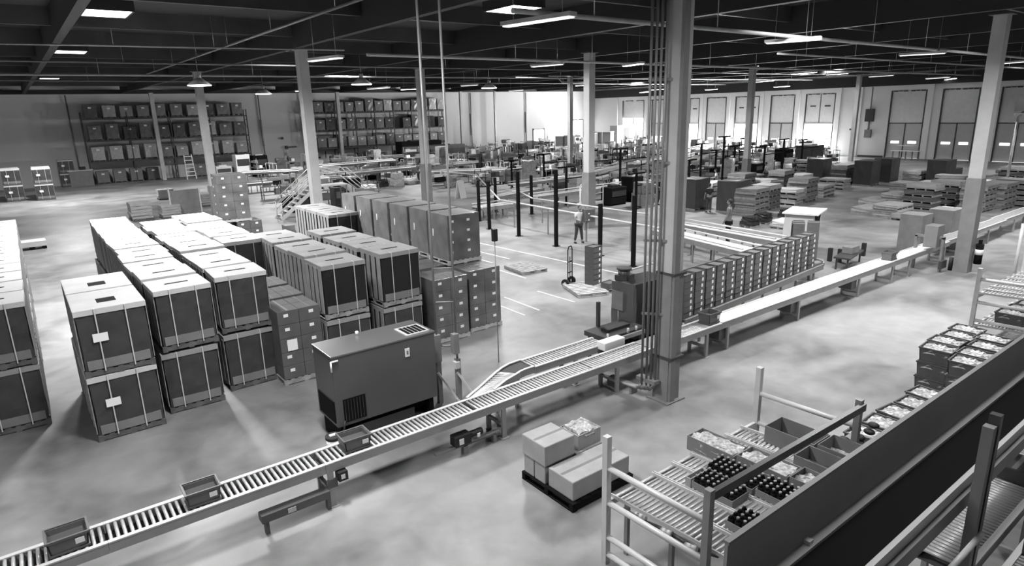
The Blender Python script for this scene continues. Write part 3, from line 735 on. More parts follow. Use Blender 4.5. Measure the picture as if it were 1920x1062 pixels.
for k in range(8):
    dup(TR, (x0_, y0_, .771+k*.173), .5, 'carton tray, %s from the bottom of the corner stack where the conveyor curves' % ORD[k], 'carton trays stacked on the long conveyor')
cp = thing('corner_plate', 'round table plate carrying the corner stack of carton trays', 'conveyor', (22.35, 11.5, 0))
MB().tube((0, 0, .68), (0, 0, .77), .45, 20).build('plate', 'mid_metal', cp); MB().tube((0, 0, 0), (0, 0, .68), .05).build('leg', 'mid_metal', cp)
for j in range(4):
    for k in range(7 if j < 2 else 6):
        dup(TR, (22.75+.36*j, 12.25+.22*j, .771+k*.173), .5, 'carton tray, %s from the bottom, %s of the stacks behind the corner stack' % (ORD[k], ORD[j]), 'carton trays stacked behind the corner')
t = thing('tray_table', 'low table under the tray stacks behind the corner stack', 'table', (23.3, 12.6, 0), .55)
MB().box(-1.1, 1.1, -.35, .35, .7, .77).build('table_top', 'mid_metal', t)
for (x, y) in ((-1, -.3), (1, -.3), (-1, .3), (1, .3)): MB().box(x-.03, x+.03, y-.03, y+.03, 0, .7).build('leg', 'mid_metal', t)
x, y = at(1505, 418, 1.2)
t = thing('hooded_bin', 'tall bin with white flat lid and dark opening behind the tray stacks', 'bin', (27.0, 14.4, 0), .3)
MB().prism([(-.75, -.45, .2), (.75, -.45, .2), (.6, -.45, 1.3), (-.6, -.45, 1.3)], (0, .9, 0)).build('bin_body', 'bale_lid', t)
MB().prism([(-.5, -.46, 1.3), (.5, -.46, 1.3), (.15, -.46, .75), (-.1, -.46, .75)], (0, -.02, 0)).build('dark_opening', 'black', t)
MB().box(-.75, .75, -.6, .5, 1.3, 1.35).build('lid', 'paper', t); MB().box(-.7, -.6, -.4, .4, 0, .2).box(.6, .7, -.4, .4, 0, .2).build('foot', 'mid_metal', t); t.scale = (1.3, 1.3, 1.3)

# ------------------------------------------------------------------ pallets, hand truck, worker
def bare_pallet(w, d, m='wood'):
    t = thing('pallet', 'x', 'pallet')
    for y in (-d/2+.05, 0, d/2-.05): MB().box(-w/2, w/2, y-.045, y+.045, .02, .12).build('stringer', m, t)
    n = 9
    for i in range(n):
        x = -w/2+(w-.11)*i/(n-1); MB().box(x, x+.11, -d/2, d/2, .12, .14).build('deck_board', m, t)
    for x in (-w/2, -.05, w/2-.11): MB().box(x, x+.11, -d/2, d/2, 0, .02).build('bottom_board', m, t)
    return t
BP = bare_pallet(1.55, 1.15, 'wood_pale'); BP2 = bare_pallet(1.5, 1.15, 'wood')
put(BP, (15.35, 15.95, 0), 1.2, 'pale empty ended pallet carrying the tote stack and hand truck')
put(BP2, (15.75, 19.85, 0), 1.45, 'empty grey wooden pallet lying alone on the open floor')
T2 = tray(w=.5, d=.40, h=.2, nm='stacked_tote')
for k in range(7): put(T2, (15.95, 16.15, .141+k*.2), .15, 'dark tote, %s from the bottom of the stack on the pale pallet' % ORD[k], 'totes stacked on the pallet')
dup(T2, (16.0, 15.38, .141), .1, 'single dark tote lying beside the stack on the pale pallet')
ht = thing('hand_truck', 'black two wheeled hand truck standing upright behind the pale pallet', 'hand truck', (15.45, 16.85, 0), .35)
for s in (-1, 1):
    MB().path([(s*.17, 0, .12), (s*.17, 0, 1.35), (s*.1, 0, 1.48)], .02).build('frame_tube', 'black', ht)
    w_ = MB().tube((s*.22, .06, .15), (s*.29, .06, .15), .15, 18).build('wheel', 'rubber', ht); MB().tube((s*.215, .06, .15), (s*.295, .06, .15), .05, 12).build('hub', 'light_metal', w_)
MB().path([(-.1, 0, 1.48), (.1, 0, 1.48)], .02).build('handle', 'black', ht)
MB().tube((0, 0, .15), (0, 0, 1.1), .015).box(-.17, .17, -.012, .012, .5, .53).box(-.17, .17, -.012, .012, .9, .93).build('cross_bar', 'black', ht)
MB().box(-.2, .2, -.28, 0, .0, .02).build('toe_plate', 'black', ht)

def person(label, loc, rz, top='cloth_white', legs='jeans', hair='hair', pose='stand', hold=None, vest=None, scale=1.0):
    """one continuous skinned body; facing -Y"""
    o = {'stand': dict(la=((-.22, -.05, 1.12), (-.23, -.16, .9), (-.22, -.20, .82)), ra=((.22, -.05, 1.12), (.23, -.16, .9), (.22, -.20, .82)), ll=((-.10, .01, .48), (-.11, .03, .07)), rl=((.10, -.03, .48), (.12, 0, .07)), lean=0),
         'reach': dict(la=((-.22, -.12, 1.16), (-.18, -.36, 1.12), (-.16, -.46, 1.12)), ra=((.22, -.12, 1.16), (.18, -.36, 1.12), (.16, -.46, 1.12)), ll=((-.12, .0, .48), (-.17, .05, .07)), rl=((.12, -.05, .48), (.19, .02, .07)), lean=.08),
         'walk': dict(la=((-.22, .06, 1.14), (-.22, -.05, .92), (-.22, -.1, .85)), ra=((.22, -.1, 1.14), (.23, -.2, .95), (.22, -.24, .88)), ll=((-.10, -.1, .50), (-.11, -.16, .07)), rl=((.10, .05, .48), (.11, .25, .1)), lean=.04)}[pose]
    t = thing('person', label, 'person', loc, rz); ln = o['lean']
    def skin(name, mt, chain, edges, root=0, sub=1):
        me = bpy.data.meshes.new(name); me.from_pydata([c[:3] for c in chain], edges, []); ob = bpy.data.objects.new(name, me); C.objects.link(ob); ob.parent = t
        me.materials.append(M[mt]); sk = ob.modifiers.new('skin', 'SKIN'); sk.use_smooth_shade = True
        for i, c in enumerate(chain):
            r = c[3]; me.skin_vertices[0].data[i].radius = (r, c[4] if len(c) > 4 else r)
        me.skin_vertices[0].data[root].use_root = True
        ss = ob.modifiers.new('sub', 'SUBSURF'); ss.levels = sub; ss.render_levels = sub
        return ob
    L, R, la, ra = o['ll'], o['rl'], o['la'], o['ra']
    ch = [(0, .0, .95, .13, .10), (0, -ln*.4, 1.15, .135, .10), (0, -ln, 1.36, .15, .10), (0, -ln*1.1, 1.47, .06), (0, -ln*1.2, 1.54, .055),
          (-.18, -ln, 1.40, .06), la[0]+(.045,), la[1]+(.035,), la[2]+(.035,), (.18, -ln, 1.40, .06), ra[0]+(.045,), ra[1]+(.035,), ra[2]+(.035,),
          (-.09, 0, .88, .095), L[0]+(.065,), L[1]+(.042,), (L[1][0], L[1][1]-.13, .04, .04), (.09, 0, .88, .095), R[0]+(.065,), R[1]+(.042,), (R[1][0], R[1][1]-.13, R[1][2]-.03, .04)]
    ed = [(0, 1), (1, 2), (2, 3), (3, 4), (2, 5), (5, 6), (6, 7), (7, 8), (2, 9), (9, 10), (10, 11), (11, 12), (0, 13), (13, 14), (14, 15), (15, 16), (0, 17), (17, 18), (18, 19), (19, 20)]
    skin('body', 'skin', ch, ed)
    # fingers: five short chains on each hand
    for h, s in ((la[2], -1), (ra[2], 1)):
        b = MB(); d = Vector(h)-Vector(la[1] if s < 0 else ra[1]); d.normalize()
        for q in range(4): b.tube(Vector(h)+Vector(((q-1.5)*.018, 0, 0)), Vector(h)+Vector(((q-1.5)*.018, 0, -.01))+d*(.075-.008*abs(q-1.2)), .009, 6, .007)
        b.tube(Vector(h), Vector(h)+Vector((-s*.05, -.01, .02))+d*.03, .011, 6, .008)
        b.build('fingers', 'skin', t)
    hd = MB(); hz, hy = 1.64, -ln*1.3-.01
    hd.ball((0, hy, hz), .075, .095, .115, 14, 10); hd.ball((0, hy-.095, hz-.01), .014, .018, .02, 6, 5)
    hd.ball((-.078, hy, hz), .012, .02, .03, 6, 5).ball((.078, hy, hz), .012, .02, .03, 6, 5)
    hh = hd.build('head', 'skin', t)
    MB().ball((-.03, hy-.085, hz+.015), .012, .01, .008, 6, 4).ball((.03, hy-.085, hz+.015), .012, .01, .008, 6, 4).build('eyes', 'hair', hh)
    MB().box(-.025, .025, hy-.092, hy-.086, hz-.055, hz-.048).build('mouth', 'cloth_dark', hh)
    MB().ball((0, hy+.018, hz+.025), .085, .098, .108, 14, 9).build('hair', hair, t)
    tc = [(0, 0, .92, .15, .115), (0, -ln*.4, 1.15, .15, .115), (0, -ln, 1.36, .165, .115), (0, -ln, 1.43, .09), (-.18, -ln, 1.40, .075), (la[0][0], la[0][1], la[0][2]+.05, .058), (.18, -ln, 1.40, .075), (ra[0][0], ra[0][1], ra[0][2]+.05, .058)]
    skin('shirt', top, tc, [(0, 1), (1, 2), (2, 3), (2, 4), (4, 5), (2, 6), (6, 7)])
    tr = [(0, 0, .95, .145, .115), (-.09, 0, .86, .105), L[0]+(.08,), (L[1][0], L[1][1], L[1][2]+.05, .06), (.09, 0, .86, .105), R[0]+(.08,), (R[1][0], R[1][1], R[1][2]+.05, .06)]
    skin('trousers', legs, tr, [(0, 1), (1, 2), (2, 3), (0, 4), (4, 5), (5, 6)])
    for q in (L[1], R[1]): MB().ball((q[0], q[1]-.06, q[2]-.03), .05, .14, .045, 10, 6).build('shoe', 'cloth_dark', t)
    t.scale = (scale,)*3
    return t
x, y = at(1085, 456); person('worker in white shirt and jeans holding a dark carton above the hand truck', (x, y, 0), -.3, pose='reach', scale=1.05)
hb = thing('held_carton', 'dark carton held up by the worker in the white shirt', 'carton', (x+.25, y-.42, 1.05), -.3)
MB().box(-.25, .25, -.16, .2, 0, .62).build('carton', 'carton', hb, .01); MB().box(-.1, -.03, -.163, -.16, .1, .16).box(-.1, -.03, -.163, -.16, .4, .46).build('white_label', 'paper', hb)
x, y = at(1363, 425, 0); person('man in grey shirt with his back turned behind the conveyor rails', (25.75, 17.25, 0), PI+.5, top='cloth_grey', legs='cloth_dark', scale=1.2)
for (px, py, pose, tp, lb, sc) in ((783, 306, 'stand', 'cloth_grey', 'person in grey top standing in front of the dark column, left of a pair', 1), (797, 309, 'walk', 'cloth_white', 'person in white top with dark backpack, right of the pair by the column', 1),
                                   (1331, 345, 'stand', 'cloth_dark', 'person in dark clothes standing between the dark sheet stacks', 1), (697, 290, 'stand', 'cloth_dark', 'distant person in black at the long tables before the right rack', 1),
                                   (1124, 262, 'reach', 'cloth_dark', 'distant person in black reaching up behind the pale cabinets', 1), (1345, 318, 'reach', 'cloth_white', 'distant person in white working at the far packing tables', 1),
                                   (1438, 305, 'walk', 'cloth_white', 'distant person in pale top in front of the open dock doors', 1), (1490, 300, 'stand', 'cloth_dark', 'distant person in dark top near the bright open dock door', 1), (1240, 335, 'reach', 'cloth_dark', 'person in dark top partly hidden by the large column', 1),
                                   (652, 292, 'stand', 'cloth_dark', 'distant person in black left of the dark case on the tables', 1), (1556, 285, 'stand', 'cloth_dark', 'distant person by the right edge of the bright doorway', 1)):
    x, y = at(px, py, 1.72); person(lb, (x, y, 0), random.uniform(-3, 3), top=tp, legs='jeans', pose=pose, scale=sc)

# ------------------------------------------------------------------ floor lines
def line(p, q, w=.1, lab=''):
    o = MB().bar((p[0], p[1], .004), (q[0], q[1], .004), w, .004).build('floor_line', 'line'); tag(o, lab, 'floor marking', 'painted floor lines'); return o
line((17.5, 26.5), (18.4, 11.9), .1, 'long white floor line between the black posts and the empty pallet')
line((16.3, 26.5), (16.5, 21.9), .08, 'second white floor line beside the wrapped cluster')
for i, (a, b) in enumerate((((14.95, 21.2), (14.93, 18.8)), ((14.1, 17.1), (14.15, 15.2)), ((12.75, 17.3), (12.68, 15.3)), ((12.05, 17.3), (12.0, 15.2)), ((13.9, 21.6), (13.9, 19.5)), ((15.5, 23.5), (15.5, 21.8)))):
    line(a, b, .08, 'short white bay line, %s of the dashes between the wrapped cluster and the sealer' % ORD[i])

# ------------------------------------------------------------------ near pallet of plain cartons
bp = thing('black_pallet', 'black plastic pallet under pale cartons in the near aisle', 'pallet', (6.85, 7.3, 0))
pallet_mesh(MB(), 1.42, 1.32, .15).build('deck', 'black', bp)
def carton(x0, x1, y0, y1, z0, z1, label, m='carton_light', opn=False, rz=0):
    cx, cy = (x0+x1)/2, (y0+y1)/2; w, d, h = x1-x0, y1-y0, z1-z0
    t = thing('carton', label, 'carton', (cx, cy, z0), rz)
    if opn:
        e = .015; b = MB(); b.box(-w/2, w/2, -d/2, d/2, 0, .02).box(-w/2, w/2, -d/2, -d/2+e, .02, h).box(-w/2, w/2, d/2-e, d/2, .02, h).box(-w/2, -w/2+e, -d/2+e, d/2-e, .02, h).box(w/2-e, w/2, -d/2+e, d/2-e, .02, h)
        b.build('box_walls', m, t)
    else:
        MB().box(-w/2, w/2, -d/2, d/2, 0, h).build('box', m, t, .018)
        MB().box(-w/2+.02, w/2-.02, -.03, .03, h, h+.002).build('tape_seam', 'tape' if m == 'carton' else 'carton_mid', t)
    return t
G4 = 'cartons on the black pallet'
for a in ((6.17, 6.8, 7.66, 7.93, .152, .50, 'small pale carton at the far left corner of the black pallet'), (6.17, 6.8, 7.36, 7.64, .152, .50, 'small pale carton beneath the top carton, beside the long carton'),
          (6.15, 6.82, 7.33, 7.95, .502, .88, 'square pale carton on top at the left of the black pallet'), (6.2, 7.52, 6.7, 7.31, .152, .50, 'long pale carton along the front of the black pallet'),
          (6.86, 7.5, 7.33, 7.9, .152, .5, 'pale carton under the open one on the black pallet')):
    c_ = carton(*a); c_['group'] = G4
c_ = carton(6.95, 7.5, 7.38, 7.86, .502, .78, 'open pale carton with white paper inside on the black pallet', opn=True)
MB().soft(-.22, .22, -.2, .2, .1, .3, .04, 4, .035, 3).build('crumpled_paper', 'film', c_)
MB().box(-.12, .05, -.308, -.302, .12, .13).build('printed_line', 'dark_metal', bpy.data.objects['carton.003'])
# ------------------------------------------------------------------ gravity flow racks in the foreground
def film_heap(w, d, h, seed, parent, loc=(0, 0, 0)):
    o = MB().soft(-w/2, w/2, -d/2, d/2, 0, h, .02, 7, .03, seed).build('clear_film_bags', 'film', parent); o.location = loc; return o
def flow_bay(x0, x1, ya, yb, z, label, levels=(1.0, .45), top=2.0, rungs=(1.53, .99, .44, .16), skip_left=False):
    """ya = low far side (discharge), yb = near side; lanes run along Y"""
    c = (x0+x1)/2; t = thing('flow_rack', label, 'flow rack', (c, 0, 0)); h = (x1-x0)/2
    for s in ((-1, 1) if not skip_left else (1,)):
        for y in (ya, yb):
            MB().box(s*h-.045, s*h+.045, y-.045, y+.045, 0, top).build('upright', 'mid_metal' if y == yb else 'light_metal', t)
        for rz in rungs: MB().tube((s*h, ya, rz), (s*h, yb, rz+.03), .042, 10).build('side_rung', 'rail_edge', t)
    n = int((x1-x0-.2)/.45)
    for lv in levels:
        za, zb = lv, lv+.10
        MB().bar((-h, ya, za-.05), (h, ya, za-.05), .05, .09).build('front_beam', 'light_metal', t); MB().bar((-h, yb-.4, zb-.05), (h, yb-.4, zb-.05), .05, .09).build('rear_beam', 'light_metal', t)
        for i in range(n):
            xa = -h+.12+i*.45
            l = MB()
            for q in (xa, xa+.41): l.bar((q, ya+.02, za+.035), (q, yb-.45, zb+.035), .02, .05)
            lane = l.build('lane_rail', 'rail_edge', t)
            r = MB(); k = int((ya-yb+.4)/.075)
            for j in range(k):
                u = (j+.5)/k; yy = ya+(yb-.45-ya)*u; zz = za+(zb-za)*u+.015; r.tube((xa+.02, yy, zz), (xa+.39, yy, zz), .017, 6)
            ro = r.build('lane_rollers', 'roller', lane)
    return t
flow_bay(5.72, 9.38, 5.5, 3.86, 0, 'gravity flow rack nearest the viewer, with roller lanes and bottle trays', levels=(1.0,))
flow_bay(18.85, 22.5, 5.3, 3.2, 0, 'far gravity flow rack with perforated shelf at the right photo edge', top=2.15, levels=(1.45, .6), rungs=(1.87, 1.27, .79))
# dark tie bar between the uprights
tb = MB().bar((5.72, 3.86, 1.9), (9.4, 3.8, 1.9), .07, .11).build('tie_bar', 'dark_metal'); tag(tb, 'dark square bar spanning between two uprights of the nearest flow rack', 'bar')
def lane_z(y, lv=1.0): return lv+(5.5-y)/(1.64+.45)*.1+.045
def open_box(x0, x1, y0, y1, z, h, label, m='carton_mid', film=0, flap=0, nm='open_carton'):
    cx, cy, w, d = (x0+x1)/2, (y0+y1)/2, x1-x0, y1-y0; e = .012
    t = thing(nm, label, 'open carton', (cx, cy, z))
    b = MB(); b.box(-w/2, w/2, -d/2, d/2, 0, .015).box(-w/2, w/2, -d/2, -d/2+e, .015, h).box(-w/2, w/2, d/2-e, d/2, .015, h).box(-w/2, -w/2+e, -d/2+e, d/2-e, .015, h).box(w/2-e, w/2, -d/2+e, d/2-e, .015, h)
    b.build('box_walls', m, t)
    if film: film_heap(w-.06, d-.1, film, int(cx*100), t, (0, 0, .02))
    else: MB().box(-w/2+.02, w/2-.02, -d/2+.02, d/2-.02, .016, .03).build('box_floor', 'tote_in', t)
    if flap: MB().prism([(-w/2, -d/2, h), (-w/2, d/2, h), (-w/2-.09, d/2-.03, h+.05), (-w/2-.09, -d/2+.03, h+.05)], (.006, 0, .004)).build('flap', m, t)
    return t
open_box(7.64, 8.03, 4.78, 5.62, 1.05, .24, 'open carton of clear film bags sticking out of the nearest flow rack', film=.2)
open_box(7.64, 8.03, 3.95, 4.74, 1.1, .24, 'second open carton of film bags, behind the one sticking out', film=.19)
open_box(7.64, 8.03, 3.35, 3.92, 1.13, .24, 'third open carton of film bags, near the tie bar', film=.17)
open_box(8.72, 9.2, 4.15, 4.95, 1.08, .28, 'empty open carton at the far end of the nearest flow rack', flap=0)
open_box(8.72, 9.2, 3.35, 4.1, 1.11, .28, 'half empty open carton beneath the tie bar', film=.05)
open_box(8.25, 8.68, 3.4, 4.2, 1.11, .24, 'open carton with black sacks beside the film bag cartons', m='carton_mid')
def bottles(x0, x1, y0, y1, label):
    t = thing('bottle_tray', label, 'bottle tray', ((x0+x1)/2, (y0+y1)/2, lane_z((y0+y1)/2)+.02)); w, d = x1-x0, y1-y0
    b = MB(); b.box(-w/2, w/2, -d/2, d/2, 0, .012).box(-w/2, w/2, -d/2, -d/2+.01, .012, .1).box(-w/2, w/2, d/2-.01, d/2, .012, .1).box(-w/2, -w/2+.01, -d/2+.01, d/2-.01, .012, .1).box(w/2-.01, w/2, -d/2+.01, d/2-.01, .012, .1)
    b.build('tray', 'carton_mid', t)
    nx, ny = int(w/.085), int(d/.085); first = None
    for i in range(nx):
        for j in range(ny):
            if first is None:
                o = MB().tube((0, 0, .013), (0, 0, .14), .036, 10).tube((0, 0, .14), (0, 0, .175), .033, 10, .018).build('bottle', 'black', t); c_ = MB().tube((0, 0, .175), (0, 0, .2), .02, 8).build('cap', 'mid_metal', o); first = (o.data, c_.data)
            else:
                o = bpy.data.objects.new('bottle', first[0]); C.objects.link(o); o.parent = t; c_ = bpy.data.objects.new('cap', first[1]); C.objects.link(c_); c_.parent = o
            o.location = (-w/2+w*(i+.5)/nx, -d/2+d*(j+.5)/ny, 0)
    return t
bottles(7.2, 7.58, 4.2, 4.95, 'tray of black bottles on the nearest flow rack beside the film bag cartons')
bottles(6.75, 7.13, 4.2, 4.85, 'tray of black bottles on the second lane of the nearest flow rack')
bottles(7.2, 7.58, 3.4, 4.15, 'tray of black bottles half behind the tie bar')
bottles(6.3, 6.68, 3.42, 4.0, 'tray of black bottles by the near upright, under the tie bar end')
open_box(6.75, 7.13, 4.87, 4.96, 1.07, .16, 'narrow carton divider with white card at the front of the bottle lanes', m='carton_light')
pt = thing('picking_hose', 'clutter of pipes and silver couplings hanging below the nearest roller lanes', 'pipework', (5.95, 5.1, .72))
MB().path([(0, .3, .1), (.1, 0, .02), (.15, -.4, .05), (.2, -.8, 0), (.25, -1.1, .05)], .03).build('pipe', 'dark_metal', pt)
for y in (.15, -.3, -.7): MB().tube((.1, y, .04), (.13, y-.16, .05), .05).build('coupling', 'light_metal', pt)
MB().box(.1, .16, .3, .36, -.72, .12).build('support', 'mid_metal', pt); MB().box(.1, .16, -.5, -.44, -.72, .02).build('support', 'mid_metal', pt)
# dark totes with film on the next racks
TD = tote('carton', w=.5, d=.62, h=.34, lab=False)
f_ = film_heap(.42, .54, .14, 77, TD, (0, 0, .17))
spots = [(14.2, 4.1), (15.0, 4.15), (15.6, 4.2), (15.4, 4.85), (16.0, 4.9), (16.6, 4.85), (16.25, 4.2), (16.9, 4.3), (17.2, 4.9)]
for i, (x, y) in enumerate(spots):
    for k in range(1 if i == 0 else 3):
        put(TD, (x, y, .005+k*.345), random.uniform(-.08, .08), 'film bag tote, %s of the %s pile beyond the belt' % (['bottom', 'middle', 'top'][k], ORD[i]), 'dark totes of film bags')
lt = thing('tote_bench', 'low dark bench along the belt carrying totes of film bags', 'bench', (11.6, 3.85, 0))
MB().box(-1.7, 1.9, -.62, .6, .62, .67).build('bench_top', 'dark_metal', lt)
for (x, y) in ((-1.6, -.55), (1.8, -.55), (-1.6, .5), (1.8, .5)): MB().box(x-.03, x+.03, y-.03, y+.03, 0, .62).build('leg', 'dark_metal', lt)
for i, (x, y) in enumerate(((12.9, 4.1), (12.3, 4.05), (11.7, 4.1), (11.1, 4.1), (10.5, 4.1), (12.4, 3.4), (11.7, 3.45), (11.0, 3.4))):
    dup(TD, (x, y, .675), random.uniform(-.1, .1), 'dark tote of film bags, %s on the low bench along the belt' % ORD[i], 'dark totes of film bags', (1, 1, .8))
for i, (x, y) in enumerate(((19.3, 4.6), (19.9, 4.55), (20.5, 4.5), (21.1, 4.4))):
    dup(TD, (x, y, .72), 0, 'dark tote of film bags, %s on the lower level of the far flow rack' % ORD[i], 'dark totes of film bags')
sc_ = thing('tape_gun_cluster', 'cluster of dark scanners and cords at the end of the tie bar', 'scanner', (9.98, 4.0, .93))
for i in range(5): MB().ball((random.uniform(-.2, .3), random.uniform(-.2, .3), .1+.05*i), .07, .09, .05).build('scanner_head', 'rubber', sc_)
MB().box(-.15, .25, -.15, .25, -.26, .1).build('holder', 'dark_metal', sc_)
# open cartons behind the uprights

# ------------------------------------------------------------------ long black belt conveyor in front
bc = thing('belt_line', 'long black belt conveyor with grey side guard crossing the near right corner', 'conveyor', (12, 0, 0))
YG = 2.50
MB().box(-8, 14, YG, YG+.03, 2.25, 2.88).build('side_guard', 'panel_grey', bc)
MB().box(-8, 14, YG-.01, YG+.04, 2.88, 2.91).build('guard_cap', 'mid_metal', bc)
MB().box(-8, 14, YG-.085, YG, 2.25, 2.30).build('inner_rail', 'rail_edge', bc)
MB().box(-8, 14, 1.98, YG-.085, 2.22, 2.262).build('belt', 'belt_black', bc)
MB().box(-8, 14, 1.93, 1.98, 2.2, 2.33).build('near_rail', 'rail_edge', bc)
MB().box(-8, 14, 1.88, 1.98, 2.02, 2.2).build('near_frame', 'mid_metal', bc)
MB().box(-8, 14, 1.98, YG, 2.05, 2.08).build('return_pan', 'dark_metal', bc)
for x in (-7.8, -1.2, 3, 8, 13): MB().box(x-.05, x+.05, 2.38, 2.46, 0, 2.05).build('support_leg', 'mid_metal', bc)
MB().box(-6.75, -6.68, YG-.06, YG+.02, 2.3, 2.34).build('rail_joint', 'paper', bc)
# uprights and roller lines on the viewer side of the belt
up = thing('rack_upright', 'pair of tall grey uprights in front of the black belt near the right edge', 'upright', (7.33, 1.76, 0))
MB().box(-.05, .05, -.05, .05, 0, 3.1).build('post', 'mid_metal', up); MB().box(.07, .16, -.06, .04, 0, 3.2).build('post', 'dark_metal', up)
MB().tube((-.9, -.1, 1.9), (.0, -.1, 1.9), .03).build('rung', 'light_metal', up)
roller_section(7.6, 10.2, 2.05, .52, 1.25, 'roller line with bright rollers beside the tall grey uprights', 'near roller lines', pitch=.075, legs=(8.0, 9.9))
roller_section(10.2, 13.2, 2.05, .52, 1.25, 'roller line continuing right behind the tall grey uprights', 'near roller lines', pitch=.075, legs=(12.5,))
roller_section(6.3, 9.4, 1.33, .5, 1.1, 'roller line in the lower right photo corner', 'near roller lines', pitch=.07, legs=(6.6, 9.0))
roller_section(9.4, 12.4, 1.33, .5, 1.1, 'roller line at the right photo edge below the black belt', 'near roller lines', pitch=.07, legs=(12.0,))
carton(9.95, 10.5, 1.82, 2.28, 1.254, 1.45, 'dark flat carton on the roller line at the right photo edge', m='dark_metal')
carton(8.6, 9.3, 1.1, 1.55, 1.102, 1.35, 'dark carton on the lower corner roller line', m='dark_metal')
st_ = thing('shelf_stand', 'dark shelf stand under the near edge of the black belt', 'shelf', (6.3, 2.2, 0))
MB().box(-.9, .9, -.3, .3, .82, .86).build('shelf', 'dark_metal', st_)
for (x, y) in ((-.85, -.25), (.85, -.25), (-.85, .25), (.85, .25)): MB().box(x-.03, x+.03, y-.03, y+.03, 0, .82).build('leg', 'dark_metal', st_)
carton(6.55, 6.95, 2.0, 2.35, .865, 1.1, 'small pale carton on the dark stand under the black belt', m='carton_light')
open_box(5.6, 6.3, 1.95, 2.4, .865, .25, 'open carton of pale film on the dark stand under the black belt', film=.25, m='dark_metal')
# ------------------------------------------------------------------ cardboard sheet stacks, right half of the hall
def sheet_stack(w, d, h, layers, m, seed, gap=True, top=None, nm='sheet_stack'):
    t = thing(nm, 'x', 'cardboard stack'); r = random.Random(seed)
    lh = h/layers
    for k in range(layers):
        z = k*lh; a, b = r.uniform(-.06, .06), r.uniform(-.06, .06)
        p = MB()
        if gap:
            for q in (-.5, -.17, .17, .5): p.box(q*w+a-.04, q*w+a+.04, -d/2+b, d/2+b, z, z+.09)
            p.box(-w/2+a, w/2+a, -d/2+b, d/2+b, z+.09, z+.11)
            p.build('pallet', 'wood', t)
        z0 = z+(.11 if gap else .0)
        MB().soft(-w/2+a, w/2+a, -d/2+b, d/2+b, z0+.002, z+lh-.004, .015, 3, .018, seed*7+k).build('sheet_bundle', (top if (top and k == layers-1) else m), t)
    return t
SS = [sheet_stack(1.7, 1.3, 1.55, 5, 'carton_mid', 1), sheet_stack(1.9, 1.2, 1.0, 3, 'carton_light', 2, top='bale_lid'), sheet_stack(1.7, 1.3, 1.9, 1, 'dark_metal', 3), sheet_stack(1.8, 1.3, .75, 3, 'carton_light', 4), sheet_stack(1.6, 1.2, 1.5, 4, 'carton', 5, top='carton_light'), sheet_stack(1.8, 1.4, .35, 1, 'carton_light', 6)]
SN = ['layered board stack', 'pale topped board stack', 'dark solid board block', 'low pale board stack', 'dark board stack with pale top', 'single flat board bundle']
LIST = [  # base pixel, kind, turn, where
 (1312, 392, 2, .1, 'left of the two dark blocks right of the large column'), (1388, 398, 2, .1, 'right of the two dark blocks right of the large column'),
 (1422, 402, 0, .1, 'nearest in the left board field, behind the man in grey'), (1448, 392, 4, .1, 'beside the nearest one of the left board field'),
 (1486, 383, 1, .1, 'fourth along the left board field'), (1516, 378, 0, .1, 'fifth along the left board field'),
 (1548, 368, 3, .1, 'low one past the fifth along the left board field'), (1575, 354, 3, .1, 'before the dark block near the white stub'),
 (1590, 345, 4, .1, 'left neighbour of the far dark block'), (1636, 348, 2, .05, 'far dark block, left of a pair by the aisle'), (1672, 343, 2, .05, 'far dark block, right of a pair by the aisle'),
 (1345, 368, 1, .1, 'second row behind the left dark block'), (1400, 366, 0, .1, 'second row behind the right dark block'), (1440, 362, 1, .1, 'second row, middle of the left board field'),
 (1475, 358, 4, .1, 'second row, past the middle of the left board field'), (1510, 352, 1, .1, 'second row, far end of the left board field'), (1545, 342, 2, .1, 'dark one before the bright doorway'),
 (1420, 345, 3, .1, 'third row of the left board field, near end'), (1470, 338, 3, .1, 'third row of the left board field, middle'), (1520, 335, 0, .1, 'third row of the left board field, far end'),
 (1650, 400, 5, -.05, 'lone bundle at the near left tip of the right board field'), (1690, 408, 3, -.05, 'front low stack at the tip of the right board field'), (1735, 415, 5, -.05, 'flat bundle in front of the carton station'),
 (1660, 384, 5, -.05, 'flat bundle behind the lone tip bundle'), (1700, 385, 3, -.05, 'second low stack of the right board field'), (1745, 392, 4, -.05, 'dark stack behind the carton station'),
 (1710, 362, 3, -.05, 'low stack in the middle of the right board field'), (1755, 370, 1, -.05, 'pale topped stack left of the right column'), (1790, 385, 4, -.05, 'dark stack touching the right column in view'),
 (1730, 345, 1, -.05, 'rear stack at the left of the right board field'), (1775, 348, 2, -.05, 'dark rear block left of the right column'), (1800, 355, 1, -.05, 'rear stack hidden by the right column'),
 (1850, 396, 0, -.05, 'tall stack just right of the right column'), (1885, 392, 0, -.05, 'tall stack second right of the right column'), (1915, 385, 0, -.05, 'tall stack at the right photo edge'),
 (1845, 368, 1, -.05, 'second row stack right of the right column'), (1885, 362, 1, -.05, 'second row stack near the right photo edge'), (1915, 352, 4, -.05, 'second row at the right photo edge'),
 (1860, 345, 3, -.05, 'rear low stack right of the right column'), (1905, 335, 3, -.05, 'rear low stack at the right photo edge')]
for i, (px, py, k, rz, w) in enumerate(LIST):
    x, y = at(px, py, 0); claim(x, y+.5, .9)
    put(SS[k], (x, y+.5, 0), PI/2*0+rz+(PI/2 if i % 3 == 1 and k != 2 else 0), SN[k]+', '+w, 'board stacks on pallets')
# white film wrapped dark block amid right field
x, y = at(1775, 322, .9); dup(SS[2], (x, y, 0), 0, 'dark block with white film edges in the rear right board field', 'board stacks on pallets', (1.6, 1, .6))
